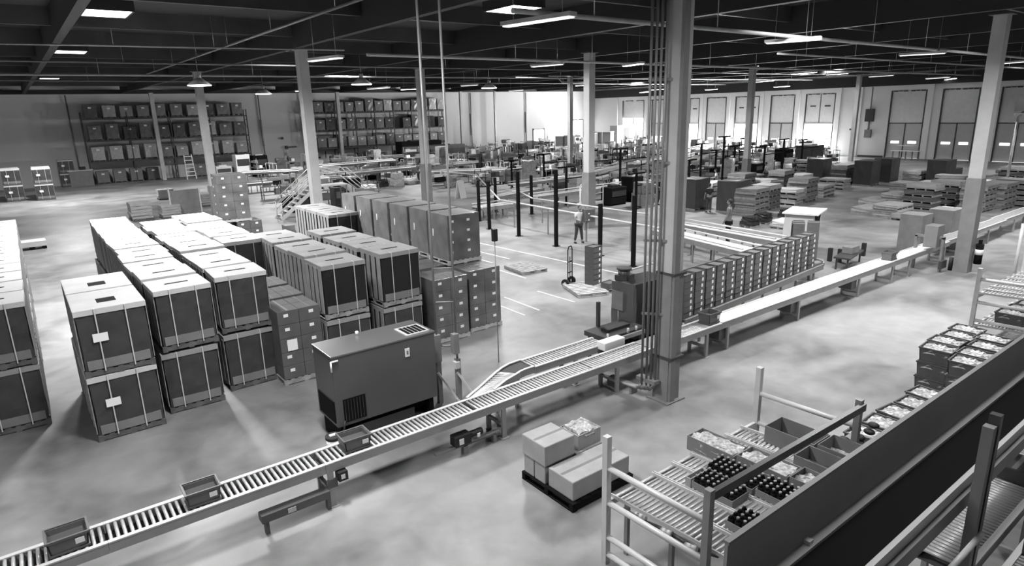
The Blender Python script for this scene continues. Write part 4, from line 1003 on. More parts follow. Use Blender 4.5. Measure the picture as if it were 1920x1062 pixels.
# carton station by the right column
for a in ((29.6, 30.6, 10.6, 11.5, .0, 1.62, 'tall brown carton cabinet left of the station', 'carton_mid'), (30.9, 31.9, 9.95, 10.9, .0, 1.75, 'white topped tall box at the carton station', 'carton_mid'), (31.95, 32.4, 9.9, 10.9, .0, 1.7, 'white end panel box at the carton station', 'light_metal')):
    c_ = carton(*a[:7], m=a[7])
t = thing('print_station', 'grey cabinet with side arm standing over the belt before the right column', 'machine', (26.9, 9.3, 0))
MB().box(-.25, .35, -.3, .15, .78+.15, 1.75).build('cabinet', 'mid_metal', t, .015); MB().box(-.02, .12, -.46, -.38, 0, 1.3).build('gantry_post', 'mid_metal', t); MB().box(-.02, .12, .45, .53, 0, 1.3).build('gantry_post', 'mid_metal', t)
MB().box(-.02, .12, -.46, .53, 1.25, 1.33).build('gantry_beam', 'mid_metal', t); MB().tube((.6, -.6, .0), (.6, -.6, .5), .08).build('air_filter', 'rubber', t)
MB().box(-.2, .3, -.55, -.45, .15, .45).build('floor_box', 'dark_metal', t)
fe = thing('fire_extinguisher', 'dark extinguisher with white label fixed on the right column', 'extinguisher', (27.7, 7.93, .35))
MB().tube((0, 0, 0), (0, 0, .75), .13, 12).build('bottle', 'black', fe); MB().tube((0, 0, .35), (0, 0, .55), .133, 12).build('label_band', 'paper', fe); MB().box(-.05, .05, -.05, .05, .75, .9).box(-.04, .04, 0, .11, .5, .56).build('valve', 'black', fe)
# low table with dark tray in the bay behind the belt
x, y = at(1592, 475, .5); t = thing('low_table', 'low dark bench holding a grey box between the tray stacks and belt', 'table', (x, y, 0), .2)
MB().box(-1.0, 1.0, -.3, .3, .44, .5).build('table_top', 'dark_metal', t)
for (a, b) in ((-.9, -.2), (.9, -.2), (-.9, .2), (.9, .2)): MB().box(a-.03, a+.03, b-.03, b+.03, 0, .44).build('leg', 'dark_metal', t)
carton(x-.2, x+.4, y-.2, y+.2, .502, .78, 'grey box on the low dark bench behind the white belt', m='mid_metal')
for i, (px, py) in enumerate(((1555, 490), (1573, 492), (1618, 480))):
    x, y = at(px, py, 0); t = thing('stub_post', 'short black stub post, %s beside the low dark bench' % ORD[i], 'post', (x, y, 0)); MB().box(-.07, .07, -.07, .07, 0, .55).build('post', 'rubber', t)

# ------------------------------------------------------------------ wide guide rail conveyors in the middle (run away from the viewer)
def line_conveyor(p, q, w, z, label, m='light_metal', rail='rail_edge', top=None, nm='line_conveyor', legs=5, group=None, rise=.12):
    p, q = Vector((p[0], p[1], 0)), Vector((q[0], q[1], 0)); L = (q-p).length; an = math.atan2(q.y-p.y, q.x-p.x)
    t = thing(nm, label, 'conveyor', ((p+q)/2)[:2]+(0,), an, group)
    for i in range(int(L/.8)+1):
        c_ = p+(q-p)*i/max(1, int(L/.8)); claim(c_.x, c_.y, w/2+.05)
    MB().box(-L/2, L/2, -w/2, w/2, z-.08, z).build('bed', m, t)
    for s in (-1, 1):
        MB().box(-L/2, L/2, s*w/2-.02, s*w/2+.02, z-.2, z).build('side_frame', 'mid_metal', t)
        MB().tube((-L/2, s*w/2, z+rise), (L/2, s*w/2, z+rise), .035, 8).build('guide_rail', rail, t)
    for i in range(legs):
        x = -L/2+.3+(L-.6)*i/(legs-1)
        for s in (-1, 1): MB().box(x-.03, x+.03, s*w/2-.03, s*w/2+.03, 0, z-.08).build('leg', 'mid_metal', t)
    return t
line_conveyor((24.0, 13.6), (24.6, 19.4), .75, .95, 'wide pale guide rail conveyor between the column and the hooded bin')
line_conveyor((21.5, 13.3), (22.6, 18.6), 1.0, .95, 'second guide rail conveyor next to the worn pale one, behind the tray stacks')
# two raised guard tubes crossing the open floor
gt = thing('guard_rail', 'long pale tube rail bending down in front of the black posts', 'rail', (0, 0, 0))
x0, y0 = at(830, 322, 1.9); x1, y1 = at(893, 328, 1.9); x2, y2 = at(937, 375, 1.45); x3, y3 = at(1236, 428, 1.3)
gt.location = (x2, y2, 0); o_ = Vector((x2, y2, 0))
MB().path([Vector((x0, y0, 1.9))-o_, Vector((x1, y1, 1.9))-o_, Vector((x2, y2, 1.45))-o_, Vector((x3, y3, 1.3))-o_], .045, 8).build('tube', 'rail_edge', gt)
for u in (.1, .35, .6, .85):
    x, y = x2+(x3-x2)*u-o_.x, y2+(y3-y2)*u-o_.y
    MB().box(x+.1, x+.16, y-.03, y+.03, 0, 1.35).build('rail_post', 'pipe', gt)
g2 = thing('guard_rail', 'shorter pale tube rail behind the long bent one, ending by the column', 'rail')
a_ = [at(945, 355, 1.5), at(975, 360, 1.5), at(998, 372, 1.35), at(1215, 402, 1.3)]; g2.location = (a_[2][0], a_[2][1], 0); o_ = Vector((a_[2][0], a_[2][1], 0))
MB().path([Vector((p[0], p[1], z))-o_ for p, z in zip(a_, (1.5, 1.5, 1.35, 1.3))], .04, 8).build('tube', 'rail_edge', g2)
for u in (.1, .5, .9):
    x, y = (a_[3][0]-o_.x)*u, (a_[3][1]-o_.y)*u; MB().box(x-.03, x+.03, y-.03, y+.03, 0, 1.33).build('rail_post', 'pipe', g2)
# tubular cage beside the worker
x, y = at(1110, 405, 0)
claim(x, y, 1.1); cg = thing('tube_cage', 'rounded pale tube cage standing behind the worker', 'cage', (x, y, 0), .15)
for (dx, dy) in ((-.55, 0), (.0, -.4), (0, .5)):
    MB().path([(dx-.55, dy, 0), (dx-.55, dy, 1.75), (dx-.45, dy, 1.9), (dx+.45, dy, 1.9), (dx+.55, dy, 1.75), (dx+.55, dy, 0)], .03).build('hoop', 'light_metal', cg)
    MB().tube((dx-.55, dy, 1.4), (dx+.55, dy, 1.4), .02).tube((dx-.55, dy, .9), (dx+.55, dy, .9), .02).build('cross_tube', 'light_metal', cg)
MB().box(-.9, .5, -.45, .45, .75, .85).build('deck', 'light_metal', cg)
# black posts of the work area
POSTS = [(973, 443, 3.3, 0), (1043, 462, 3.6, 0), (1125, 480, 2.3, 0), (918, 430, 2.6, 0), (899, 415, 2.4, 0), (1187, 500, 2.9, 0), (930, 398, 2.2, 0), (997, 402, 2.4, 0), (1062, 385, 2.5, 1), (1105, 376, 3.4, 1), (1162, 370, 3.4, 1), (1215, 366, 3.6, 1), (1192, 392, 2.2, 1), (1290, 372, 2.6, 1), (1312, 350, 3.3, 1), (1353, 348, 3.8, 1), (1393, 346, 3.6, 1), (1430, 336, 2.8, 1), (1465, 332, 3.2, 1), (1500, 326, 3.0, 1), (1375, 330, 2.6, 1), (1340, 338, 2.5, 1), (960, 352, 2.2, 1), (1020, 345, 2.5, 1)]
for i, (px, py, h, arm) in enumerate(POSTS):
    x, y = at(px, py, 0); near = 'on the open floor before the guard rails' if not arm else 'with cross arm among the packing stations'
    claim(x, y, .15); t = thing('black_post', 'black steel post %s, %s in its row' % (near, ORD[i if not arm else i-8]), 'post', (x, y, 0), 0, 'black posts of the packing area')
    wd = .07 if i < 8 else .06
    MB().box(-wd, wd, -wd, wd, 0, h).build('post', 'black', t); MB().box(-.14, .14, -.14, .14, 0, .02).build('foot_plate', 'black', t)
    if arm:
        MB().box(-.75, .75, -.05, .05, h, h+.1).build('cross_arm', 'black', t)
        MB().box(0, 3.0, -.035, .035, h-.75, h-.68).build('side_arm', 'black', t)
# ------------------------------------------------------------------ stairs and landing crossing the conveyors
x, y = at(500, 400, 0)
sx, sy = 14.0, 41.2
[claim(sx-1+i*.7, sy, .6) for i in range(10)]
st = thing('crossover_stairs', 'steel crossover stairs with handrails, stepping up left of the pale column', 'stairs', (sx, sy, 0), 0)
n = 8; H = 1.9; run = 2.3
for i in range(n):
    z = H*(i+1)/n; xx = -run/2+run*i/n; MB().box(xx, xx+.3, -.5, .5, z-.04, z).build('tread', 'light_metal', st)
for s in (-.55, .55):
    MB().bar((-run/2-.1, s, .0), (run/2, s, H-.1), .05, .22).build('stringer', 'light_metal', st)
    for dz in (.45, .75, 1.05): MB().tube((-run/2, s, .1+dz), (run/2, s, H+dz), .03, 6).build('handrail', 'rail_edge', st)
    for u in (0, .5, 1): MB().tube((-run/2+run*u, s, .05+H*u), (-run/2+run*u, s, H*u+1.05), .03, 6).build('baluster', 'rail_edge', st)
    for dz in (.45, .75, 1.05): MB().tube((run/2, s, H+dz), (run/2+2.2, s, H+dz), .03, 6).build('handrail', 'rail_edge', st)
    for dz in (.45, 1.05): MB().tube((run/2+2.2, s, H+dz), (run/2+4.3, s, dz), .03, 6).build('handrail', 'rail_edge', st)
    MB().bar((run/2+2.2, s, H-.1), (run/2+4.3, s, 0), .05, .2).build('stringer', 'light_metal', st)
MB().box(run/2, run/2+2.2, -.55, .55, H-.1, H).build('landing', 'light_metal', st)
for (a, b) in ((run/2+.1, -.5), (run/2+.1, .5), (run/2+2.1, -.5), (run/2+2.1, .5)): MB().box(a-.04, a+.04, b-.04, b+.04, 0, H-.1).build('leg', 'mid_metal', st)
# ------------------------------------------------------------------ long conveyors of the packing area
def conv_px(a, b, w, z, label, **k):
    line_conveyor(at(a[0], a[1], z), at(b[0], b[1], z), w, z, label, group='packing area conveyors', **k)
conv_px((455, 324), (560, 320), .8, 1.2, 'conveyor running to the left end of the packing area behind the stairs')
conv_px((600, 312), (742, 300), 1.0, 1.5, 'raised conveyor behind the stairs, left part')
conv_px((640, 326), (780, 312), 1.2, 1.3, 'wide table conveyor right of the stairs')
conv_px((620, 300), (770, 291), .7, 1.2, 'far long conveyor in front of the right rack')
conv_px((805, 322), (950, 318), .9, 1.1, 'conveyor right of the pair of people')
conv_px((850, 308), (1000, 296), .9, 1.2, 'conveyor beneath the curved carton wall')
conv_px((960, 345), (1180, 318), .9, 1.0, 'long pale conveyor behind the black posts')
conv_px((1000, 368), (1190, 343), .9, 1.0, 'long conveyor between guard rails and cage')
conv_px((1110, 322), (1330, 272), .8, 1.6, 'rising conveyor behind the column')
conv_px((1120, 334), (1320, 282), .8, 1.2, 'second rising conveyor behind the column')
conv_px((1290, 300), (1420, 268), .8, 1.4, 'far conveyor in front of the open dock doors')
conv_px((880, 296), (1060, 276), .9, 1.3, 'far conveyor towards the white corner')
conv_px((905, 372), (1010, 352), 1.0, .9, 'low bench conveyor right of the wrapped cluster')
conv_px((895, 388), (960, 380), 1.2, .8, 'low pale bench at the foot of the black posts')
conv_px((460, 345), (540, 338), .9, .8, 'low pale bench left of the stairs')
# curved wall of cartons
cw = MB(); c0 = at(905, 300, 1.2); 
for i in range(26):
    u = i/25; px = 905+110*u; py = 303-30*math.sin(u*1.4)
    x, y = at(px, py+4, 1.2); claim(x, y, .4)
    t = thing('carton_column', 'tall brown carton, %s along the curved wall of cartons' % ORD[i], 'carton', (x, y, 1.2 if False else 0), .3+u, 'cartons of the curved wall')
    MB().box(-.3, .3, -.25, .25, 1.0, 2.2+.1*math.sin(i)).build('carton', 'carton' if i % 3 else 'bale_dark', t); MB().box(-.25, .25, -.2, .2, 0, 1.0).build('conveyor_leg', 'dark_metal', t)
# cabinets on the far platform
for i, (px, py, w, h, m) in enumerate(((1052, 292, 1.0, 2.6, 'mid_metal'), (1068, 292, .9, 2.7, 'mid_metal'), (1110, 290, 1.0, 2.9, 'carton_light'), (1124, 289, 1.0, 3.0, 'carton_light'), (1140, 289, 1.0, 3.0, 'carton_light'), (1156, 280, 2.2, 3.6, 'light_metal'), (1180, 276, 2.6, 3.2, 'wallw'))):
    x, y = at(px, py, 0) if i < 5 else at(px, py+2, 0)
    claim(x, y, .8); t = thing('tall_cabinet', '%s tall pale cabinet, counted from the left, by the column before the white corner' % ORD[i], 'cabinet', (x, y, 0), .3)
    t['label'] = '%s of the tall pale cabinets grouped before the white corner' % ORD[i]
    MB().box(-w/2, w/2, -.6, .6, 0, h).build('body', m, t); MB().box(-.02, .02, -.63, -.6, .2, h-.1).build('door_seam', 'dark_metal', t); MB().box(-w/2-.03, w/2+.03, -.63, .63, h, h+.08).build('top', 'light_metal', t)
# dark machines near the stairs and columns
for i, (px, py, w, d, h, m, lb) in enumerate(((562, 398, 1.6, 1.0, 1.0, 'black', 'black curtained work table at the foot of the stairs'), (668, 385, 1.0, .8, 1.9, 'black', 'tall black machine left of the tall wrapped loads'), (640, 392, .8, .8, 1.5, 'dark_metal', 'dark slanted machine beside the tall black one'), (612, 375, 1.0, .7, 1.7, 'light_metal', 'pale control cabinet with dark frame behind the pale column'), (545, 362, 1.1, .9, 1.6, 'light_metal', 'pale machine hood on the black curtained table'), (488, 300, 1.6, 1.0, 2.2, 'black', 'black bulky machine at the right end of the left rack'), (792, 284, 6, 1.6, 2.8, 'black', 'wide black curtained booth under the right rack'), (700, 296, 1.8, 1.0, 1.9, 'bale_dark', 'dark case with white roll on top on the far tables'), (820, 306, 9, 1.0, 2.2, 'carton', 'long wall of brown cartons behind the dark column'), (1195, 378, 1.2, 1.0, 1.7, 'black', 'black motor machine left of the large column'), (1160, 385, 1.6, .9, 1.2, 'black', 'low black machine beside the cage'), (1530, 318, 2.6, 1.6, 2.3, 'bale_dark', 'dark machine silhouetted against the bright doorway'), (1478, 316, 1.5, 1.2, 1.9, 'black', 'black machine left of the bright doorway'), (1425, 330, 1.6, .9, 1.1, 'black', 'low black machine in the right packing rows'), (455, 300, 1.5, 1.2, 2.4, 'wallw', 'white boxy lift with guard rails before the left rack'), (420, 318, 1.6, 1.0, 1.3, 'light_metal', 'pale stacked crates below the left rack'))):
    x, y = floor_at(px, py, 74); claim(x, y+d/2, max(w, d)/2*.9) if w < 5 else [claim(x-w/2+i, y+d/2, .7) for i in range(int(w)+1)]; t = thing('machine_block', lb, 'machine', (x, y+d/2, 0), .05)
    MB().box(-w/2, w/2, -d/2, d/2, .08, h).build('housing', m, t, .04); MB().box(-w/2+.05, w/2-.05, -d/2+.05, d/2-.05, 0, .08).build('plinth', 'black', t)
    MB().box(-w/2+.1, w/2-.1, -d/2-.02, -d/2, h*.5, h*.8).build('front_panel', 'dark_metal' if m != 'dark_metal' else 'mid_metal', t); MB().box(-w/4, w/4, -d/4, d/4, h, h+.12).build('top_fitting', 'light_metal' if i % 2 else 'rubber', t)
# packing stations
def station(kind):
    t = thing('packing_station', 'x', 'workstation'); w = 1.8
    MB().box(-w/2, w/2, -.4, .4, .86, .92).build('table_top', 'light_metal' if kind != 1 else 'wood', t)
    for (a, b) in ((-.85, -.35), (.85, -.35), (-.85, .35), (.85, .35)): MB().box(a-.03, a+.03, b-.03, b+.03, 0, .86 if b < 0 else 1.8).build('leg', 'mid_metal' if kind else 'black', t)
    MB().box(-w/2, w/2, .15, .42, 1.35, 1.38).build('upper_shelf', 'mid_metal', t)
    MB().box(-w/2, w/2, -.3, .38, .3, .34).build('lower_shelf', 'mid_metal', t)
    if kind != 2:
        q = MB().box(-.3, .2, .2, .24, 1.0, 1.3).build('monitor', 'screen', t); MB().box(-.08, .0, .2, .26, .92, 1.0).build('stand', 'black', q)
    MB().box(.3, .75, -.2, .15, .92, 1.15).build('supply_box', ['carton_light', 'carton_mid', 'paper'][kind], t)
    MB().box(-.8, -.45, -.25, .05, .92, 1.02+.1*kind).build('paper_stack', 'paper', t)
    MB().box(-.7, -.2, .16, .4, 1.38, 1.62).box(-.2, .5, .16, .4, 1.38, 1.55).build('shelf_boxes', ['carton', 'carton_light', 'carton_mid'][kind], t)
    MB().box(-.8, .1, -.25, .35, .34, .7).build('stored_boxes', ['bale_dark', 'carton_mid', 'black'][kind], t)
    return t
ST = [station(0), station(1), station(2)]
rr = random.Random(42); cnt = 0
ROWS = [('left of the pale column by the stairs', [(555, 395), (600, 385), (640, 372), (520, 372), (655, 392)]), ('behind the tall wrapped loads', [(690, 345), (730, 342), (700, 325), (760, 335), (820, 350), (845, 338)]), ('in the row of the curved carton wall', [(820, 305), (850, 312), (880, 318), (905, 322), (860, 300), (835, 292), (880, 288)]), ('behind the black posts', [(950, 335), (985, 330), (1025, 340), (1060, 330), (1000, 315), (1040, 312), (1085, 350)]), ('between cage and large column', [(1150, 360), (1185, 352), (1215, 345), (1170, 335), (1205, 325), (1150, 320), (1230, 372)]), ('right of the large column in the packing rows', [(1300, 340), (1335, 332), (1365, 328), (1400, 325), (1430, 320), (1310, 318), (1350, 312), (1390, 308), (1425, 304), (1465, 312), (1500, 308), (1300, 302), (1340, 298)]), ('far left before the right rack', [(600, 298), (640, 295), (680, 292), (720, 291), (760, 290), (800, 288), (630, 305)]), ('far row before the bare back wall', [(830, 280), (860, 278), (890, 276), (925, 274), (960, 272), (1000, 272), (1035, 272)])]
for (where, pts) in ROWS:
    for i, (px, py) in enumerate(pts):
        k = rr.randrange(3); q_ = spot(px, py, .85, rr)
        if q_ is None: continue
        x, y = q_
        put(ST[k], (x, y, 0), rr.choice((0, PI/2, PI))+rr.uniform(-.1, .1), '%s station, %s of those %s' % (['monitor', 'wooden topped', 'paper laden'][k], ORD[i], where), 'packing stations', (rr.uniform(.9, 1.3), 1, rr.uniform(.9, 1.2)))
# goods scattered in the packing area
SB = []
for i, (w, d, h, m) in enumerate(((1.1, 1.0, 1.1, 'carton_mid'), (1.2, 1.0, .7, 'carton_light'), (1.0, 1.0, 1.4, 'film'), (1.1, 1.1, 1.5, 'mid_metal'), (.8, .8, .9, 'bale_black'))):
    t = thing('goods_pallet', 'x', 'goods pallet'); pallet_mesh(MB(), w, d).build('pallet', 'wood', t)
    MB().soft(-w/2+.03, w/2-.03, -d/2+.03, d/2-.03, .13, h*.55, .02, 3, .02, 30+i).build('lower_goods', m, t); MB().soft(-w/2+.1, w/2-.06, -d/2+.05, d/2-.12, h*.55+.01, h, .03, 3, .04, 50+i).build('upper_goods', m if i != 1 else 'paper', t)
    SB.append(t)
BN = ['brown goods pallet', 'low pale goods pallet', 'glossy film covered pallet', 'grey goods pallet', 'black covered pallet']
SC = [('left of the stairs', [(455, 345), (470, 322), (440, 330), (500, 318), (525, 305), (480, 308), (545, 302)]), ('right of the stairs', [(615, 350), (640, 340), (600, 330), (665, 358), (690, 362), (655, 318), (700, 338)]), ('around the pair of people', [(745, 350), (770, 345), (830, 345), (850, 352), (770, 325), (820, 322), (740, 320), (720, 352)]), ('near the curved carton wall', [(870, 330), (900, 345), (930, 330), (955, 318), (845, 300), (815, 296), (1005, 300), (1040, 296)]), ('behind the cage', [(1080, 362), (1130, 352), (1155, 345), (1185, 375), (1205, 388), (1140, 330), (1100, 322), (1075, 312)]), ('between column and dock doors', [(1235, 352), (1300, 358), (1320, 322), (1355, 322), (1380, 318), (1410, 312), (1450, 318), (1480, 320), (1520, 318), (1540, 322), (1560, 318), (1330, 302), (1370, 298)]), ('by the right rack', [(660, 300), (700, 298), (745, 296), (790, 296), (820, 290), (600, 310)]), ('by the man in grey', [(1405, 425), (1430, 418), (1460, 425), (1475, 410)])]
for (where, pts) in SC:
    for i, (px, py) in enumerate(pts):
        k = rr.randrange(5); q_ = spot(px, py, .68, rr)
        if q_ is None: continue
        x, y = q_
        put(SB[k], (x, y, 0), rr.uniform(-.2, .2), '%s, %s of those %s' % (BN[k], ORD[i], where), 'goods pallets of the packing area', (1, 1, rr.uniform(.7, 1.1) if where != 'by the man in grey' else .6))
# denser goods, carts and crates between the stations
def cart(kind):
    t = thing('crate_cart', 'x', 'cart'); w, d = 1.3, .8
    MB().box(-w/2, w/2, -d/2, d/2, .18, .24).build('deck', 'mid_metal', t)
    for (a, b) in ((-.55, -.3), (.55, -.3), (-.55, .3), (.55, .3)): MB().tube((a, b-.02, .09), (a, b+.02, .09), .09, 10).build('wheel', 'rubber', t)
    for s in (-1, 1): MB().path([(s*w/2, -d/2+.04, .24), (s*w/2, -d/2+.04, 1.5), (s*w/2, d/2-.04, 1.5), (s*w/2, d/2-.04, .24)], .025, 6).build('end_hoop', 'rail_edge' if kind == 0 else 'black', t)
    for i in range(3):
        for k in range(2+kind): MB().box(-.58+i*.4, -.22+i*.4, -.3, .3, .245+k*.33, .245+k*.33+.3-.04*((i+k) % 2)).build('crate', ['carton_light', 'bale_dark', 'paper', 'carton', 'mid_metal'][(i*2+k+kind*3) % 5], t)
    return t
CT = [cart(0), cart(1)]
RR = random.Random(9)
ZN = [('behind the post row', 905, 1240, 318, 352, 34), ('before the curved carton wall', 800, 1010, 296, 330, 22), ('beyond the long pale conveyor', 1000, 1250, 292, 320, 26), ('in the far centre of the hall', 830, 1250, 268, 292, 30), ('at the left of the packing area', 440, 780, 292, 330, 28), ('right of the large column, far rows', 1290, 1560, 290, 325, 30)]
for (where, xa, xb, ya, yb, n_) in ZN:
    for i in range(n_):
        px, py = xa+(xb-xa)*((i*.618+.1) % 1), ya+(yb-ya)*(i+.5)/n_
        k = RR.randrange(8); q_ = spot(px, py, .72, RR, 75)
        if q_ is None: continue
        x, y = q_
        lab = '%s, %s from the back %s'
        if k < 3: put(CT[k % 2], (x, y, 0), RR.uniform(-.3, .3)+RR.choice((0, PI/2)), lab % (['pale hooped crate cart', 'black hooped crate cart'][k % 2], ORD[i], where), 'crate carts of the packing area', (1, 1, RR.uniform(.9, 1.5)))
        elif k < 5: put(ST[k-3], (x, y, 0), RR.choice((0, PI/2))+RR.uniform(-.1, .1), lab % (['monitor packing table', 'wooden packing table'][k-3], ORD[i], where), 'packing stations', (1.2, 1, RR.uniform(1, 1.5)))
        else: put(SB[k-4], (x, y, 0), RR.uniform(-.3, .3), lab % (BN[k-4], ORD[i], where), 'goods pallets of the packing area', (1.1, 1, RR.uniform(.8, 1.7)))
# white folding board
x, y = at(866, 372, 0); t = thing('folding_board', 'white upright folding board near the wrapped cluster', 'board', (x, y, 0), .3)
MB().prism([(-.35, -.2, 0), (.35, -.2, 0), (.35, .05, 1.35), (-.35, .05, 1.35)], (0, .03, 0)).prism([(-.35, .35, 0), (.35, .35, 0), (.35, .09, 1.35), (-.35, .09, 1.35)], (0, .03, 0)).build('panel', 'paper', t)
# low carton heap right of the lone load
x, y = at(540, 440, .3)
for i, (dx, dy, w, h) in enumerate(((-.8, 0, .7, .4), (0, .1, .8, .5), (.75, 0, .7, .35), (.1, .1, .5, .8))):
    carton(x+dx-w/2, x+dx+w/2, y+dy-.3, y+dy+.3, 0 if i < 3 else .505, h, 'small brown carton, %s of the low heap right of the lone load' % ORD[i], m='carton_mid')
# far step ladder and guard frame by the racks
x, y = (15.0, 76.5); t = thing('step_ladder', 'pale step ladder on the floor before the left rack', 'ladder', (x, y, 0))
for s in (-.45, .45): MB().bar((s, 0, 0), (s*.8, .5, 2.6), .1).build('side_rail', 'light_metal', t)
for k in range(6): MB().box(-.42, .42, .08*k, .08*k+.1, .35+.4*k, .42+.4*k).build('step', 'paper', t)
t = thing('grey_bench', 'grey metal bench between the far left bins and the left rack', 'bench', (5.4, 78.6, 0))
MB().box(-1.3, .9, -.4, .4, 1.5, 1.6).build('top', 'light_metal', t); MB().box(-1.2, .8, -.35, .35, 0, 1.5).build('cabinet', 'mid_metal', t); MB().box(-.2, .3, -.2, .2, 1.6, 1.9).build('box', 'rubber', t)
for i, (x, l) in enumerate(((5.3, 'left of the left rack'), (24.2, 'right of the left rack'), (29.2, 'left of the right rack'), (54.3, 'on the bare wall past the right rack'), (64.6, 'by the bright doorway'))):
    t = thing('wall_pipe', 'thin dark pipe running up the back wall '+l, 'pipe', (x, 80.45, 0)); MB().tube((0, 0, 0), (0, 0, 8.9), .07, 8).build('pipe', 'pipe', t); MB().box(-.12, .12, -.1, .14, 2.9, 3.0).box(-.08, .08, -.05, .14, 3.0, 6.0).build('wall_strap', 'pipe', t)
# wall boxes on the dock wall
t = thing('electrical_panel', 'grey electrical boxes with conduit on the blank dock wall', 'electrical box', (78.9, 35.2, 0))
MB().box(-.35, -.02, -.45, .45, 4.0, 5.4).build('upper_box', 'dark_metal', t); MB().box(-.3, -.02, -.35, .35, 2.2, 3.1).build('lower_box', 'mid_metal', t); MB().tube((-.15, 0, 5.4), (-.15, 0, 7.8), .06).tube((-.15, 0, 3.1), (-.15, 0, 4.0), .1).build('conduit', 'mid_metal', t)
t = thing('wall_sign', 'small dark plate over a white hook on the dock wall', 'sign', (78.95, 37.2, 2.7)); MB().box(-.06, -.0, -.2, .2, .3, .5).build('plate', 'dark_metal', t); MB().box(-.05, 0, -.15, .15, -.2, .2).build('hook_board', 'paper', t)
t = thing('mesh_table', 'pale railing table standing before the closed dock door right of the column', 'table', (76.5, 30.0, 0))
MB().box(-.5, .5, -1.4, 1.4, .95, 1.0).box(-.4, .4, -.8, .8, 1.5, 1.55).build('top', 'paper', t)
for yy in (-1.3, -.65, 0, .65, 1.3): MB().box(-.05, .05, yy-.04, yy+.04, 0, .95).build('leg', 'mid_metal', t)
x, y = at(1905, 235, 2); t = thing('tall_lift_frame', 'pale tubular lift mast at the upper right photo edge', 'mast', (52, 14.0, 0))
MB().path([(0, 0, 0), (0, 0, 5.0), (.3, -.2, 5.4)], .08).path([(.9, -1.0, 0), (.9, -1.0, 5.0)], .08).build('mast_tube', 'light_metal', t); MB().box(-.2, 1.3, -1.6, .2, 5.4, 6.2).build('platform', 'mid_metal', t); MB().box(-.2, 1.3, -1.6, .2, 5.2, 5.28).build('platform_floor', 'rail_edge', t)
t = thing('wall_hook_panel', 'small switch with bracket on the back wall between the racks', 'wall fitting', (26.5, 80.45, 2.6)); MB().box(-.1, .1, -.1, .1, 1.0, 1.25).box(.4, 1.6, -.1, 0, .0, .1).box(.2, .5, -.15, .1, -.15, .2).build('bracket', 'dark_metal', t)
# floor post at right aisle
t = thing('post_base', 'pale post with black collar standing on a white base in the right aisle', 'post', (26.4, 6.45, 0))
MB().tube((0, 0, .1), (0, 0, 2.2), .05).build('post', 'light_metal', t); MB().tube((0, 0, .08), (0, 0, .3), .14).build('collar', 'black', t); MB().box(-.4, .9, -.35, .35, 0, .08).build('base', 'light_metal', t)
# conduit bundle on the large column
t = thing('conduit_bundle', 'bundle of grey conduits running down beside the large column and along the floor', 'conduit', (10.62, 8.45, 0))
for i, (dx, dy) in enumerate(((-.44, .32), (-.39, .23), (-.34, .15), (-.29, .07))):
    MB().path([(dx, dy, 9.9), (dx, dy, .35), (dx-.02, dy+.12, .22), (dx-.05+.0*i, 1.5-.1*i, .2)], .027, 8).build('conduit', 'pipe', t)
for z in (2.0, 3.6, 5.2, 6.8): MB().bar((-.46, .36, z), (-.18, -.02, z), .03, .05).build('clamp_bar', 'mid_metal', t)
MB().box(-.42, -.24, -.02, .5, .42, .5).build('cable_box', 'mid_metal', t)
for y in (.6, 1.3): MB().box(-.45, -.25, y, y+.06, 0, .2).build('floor_support', 'mid_metal', t)
# ------------------------------------------------------------------ hanging lamps, sprinkler pipes
def strip(label, loc, L=2.3, lit=False, rz=PI/2):
    t = thing('strip_light', label, 'ceiling light', loc, rz, 'fluorescent strip lights')
    MB().box(-L/2, L/2, -.13, .13, .0, .09).build('housing', 'light_metal', t)
    MB().box(-L/2+.05, L/2-.05, -.1, .1, -.03, 0).build('lamp_tube', 'tube' if lit else 'tube_dim', t)
    for x in (-L/2+.3, L/2-.3): MB().tube((x, 0, .09), (x, 0, CEIL-.0-loc[2]), .008, 5).build('hanger_rod', 'pipe', t)
    return t
LS = [((945, 45), (1075, 25), 0), ((1170, 122), (1205, 117), 1), ((997, 123), (1055, 118), 0), ((580, 112), (640, 105), 0), ((1435, 78), (1540, 70), 0), ((1685, 102), (1775, 97), 0), ((1485, 138), (1530, 134), 1), ((1550, 139), (1590, 136), 0), ((1630, 143), (1675, 140), 0), ((1737, 147), (1780, 144), 0), ((1820, 150), (1845, 147), 1), ((1875, 118), (1920, 114), 0), ((1417, 153), (1450, 150), 1), ((1452, 163), (1480, 161), 1), ((1322, 168), (1345, 167), 1), ((690, 166), (730, 163), 0), ((865, 160), (895, 158), 0), ((1080, 160), (1110, 158), 1), ((1195, 174), (1222, 171), 1), ((1220, 168), (1255, 166), 1), ((755, 167), (780, 166), 1), ((555, 170), (580, 168), 1), ((955, 170), (980, 168), 0)]
for i, (a, b, lit) in enumerate(LS):
    p, q = at(a[0], a[1], 8.25), at(b[0], b[1], 8.25)
    x, y = (p[0]+q[0])/2, (p[1]+q[1])/2; L = min(max(math.hypot(p[0]-q[0], p[1]-q[1]), 1.6), 4.5)
    if x > 77 or y > 79: x, y = min(x, 76.5), min(y, 78)
    strip('%s hanging strip light, %s from the near end of the ceiling' % ('lit' if lit else 'grey', ORD[i]), (x, y, 8.2), L, lit, math.atan2(q[1]-p[1], q[0]-p[0]))
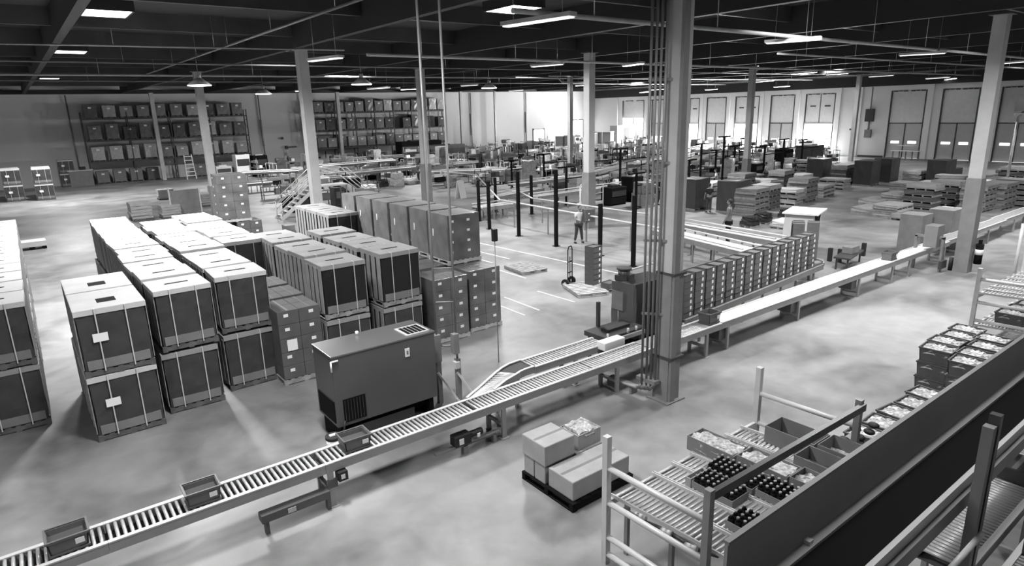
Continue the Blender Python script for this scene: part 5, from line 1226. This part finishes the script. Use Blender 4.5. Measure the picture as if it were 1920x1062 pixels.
def pipe(p, q, z, r, label, m='pipe', hang=6):
    x, y = (p[0]+q[0])/2, (p[1]+q[1])/2
    t = thing('sprinkler_pipe', label, 'pipe', (x, y, z)); a, b = Vector((p[0]-x, p[1]-y, 0)), Vector((q[0]-x, q[1]-y, 0))
    MB().tube(a, b, r, 10).build('pipe', m, t)
    for i in range(hang):
        c_ = a+(b-a)*(i+.5)/hang; MB().tube(c_, c_+Vector((0, 0, CEIL-z-.02)), .012, 5).build('hanger', m, t)
    return t
pipe((7.4, 14.5), (7.4, 46), 9.0, .04, 'pale pipe crossing the upper left of the ceiling diagonally')
pipe((9.0, 11.6), (78, 12.9), 8.35, .06, 'bright sprinkler pipe above the main conveyor', 'light_metal', 14)
pipe((11.2, 23.4), (78, 24.6), 8.45, .06, 'sprinkler pipe passing the heads of the two pale middle columns', 'light_metal', 14)
pipe((-8, 30.5), (12, 27.2), 8.95, .035, 'thin pipe at the upper left above the long pale rows')
pipe((-8, 36.5), (78, 33.2), 8.9, .04, 'long thin pipe over the middle of the hall', 'pipe', 10)
pipe((-8, 46.5), (78, 42), 8.9, .06, 'thick pale pipe across the left ceiling', 'light_metal', 10)
pipe((-8, 52), (78, 54), 8.9, .05, 'pipe across the far ceiling', 'pipe', 10)
pipe((30, 18.0), (78, 18.8), 8.6, .05, 'sprinkler pipe over the right board field', 'light_metal', 9)
def highbay(label, x, y, z, st):
    t = thing('highbay_lamp', label, 'ceiling light', (x, y, z), 0)
    MB().tube((0, 0, 0), (0, 0, .35), .62, 20, .16).build('reflector', 'light_metal', t); MB().tube((0, 0, -.03), (0, 0, 0), .58, 20).build('lamp_lens', st, t); MB().tube((0, 0, .35), (0, 0, .6), .12).build('ballast', 'light_metal', t)
    MB().tube((0, 0, .6), (0, 0, CEIL-z-.02), .012, 5).build('hanger_rod', 'pipe', t)
for (px, py, l) in ((374, 160, 'bright highbay lamp in front of the left column head'), (678, 158, 'bright highbay lamp hanging before the right rack'), (917, 165, 'bright highbay lamp hanging before the bare back wall'), (494, 176, 'small lit highbay lamp between the racks')):
    x, y = at(px, py, 8.0); y_ = min(y, 72); x *= y_/y; highbay(l, x, y_, 8.0 if y < 72 else 8.0, M['tube'])
bb = thing('basketball_bracket', 'pale pipe bracket atop the slim column before the white corner', 'bracket', (39.3, 42.55, 0))
MB().path([(-.2, 0, 9.0), (-2.2, .5, 9.0)], .05).path([(.2, 0, 9.0), (1.2, -.3, 8.9), (1.2, -.3, 8.5), (-.9, .3, 8.5), (-1.4, .3, 8.9)], .05).build('pipe', 'light_metal', bb)
bb.name = 'pipe_bracket'
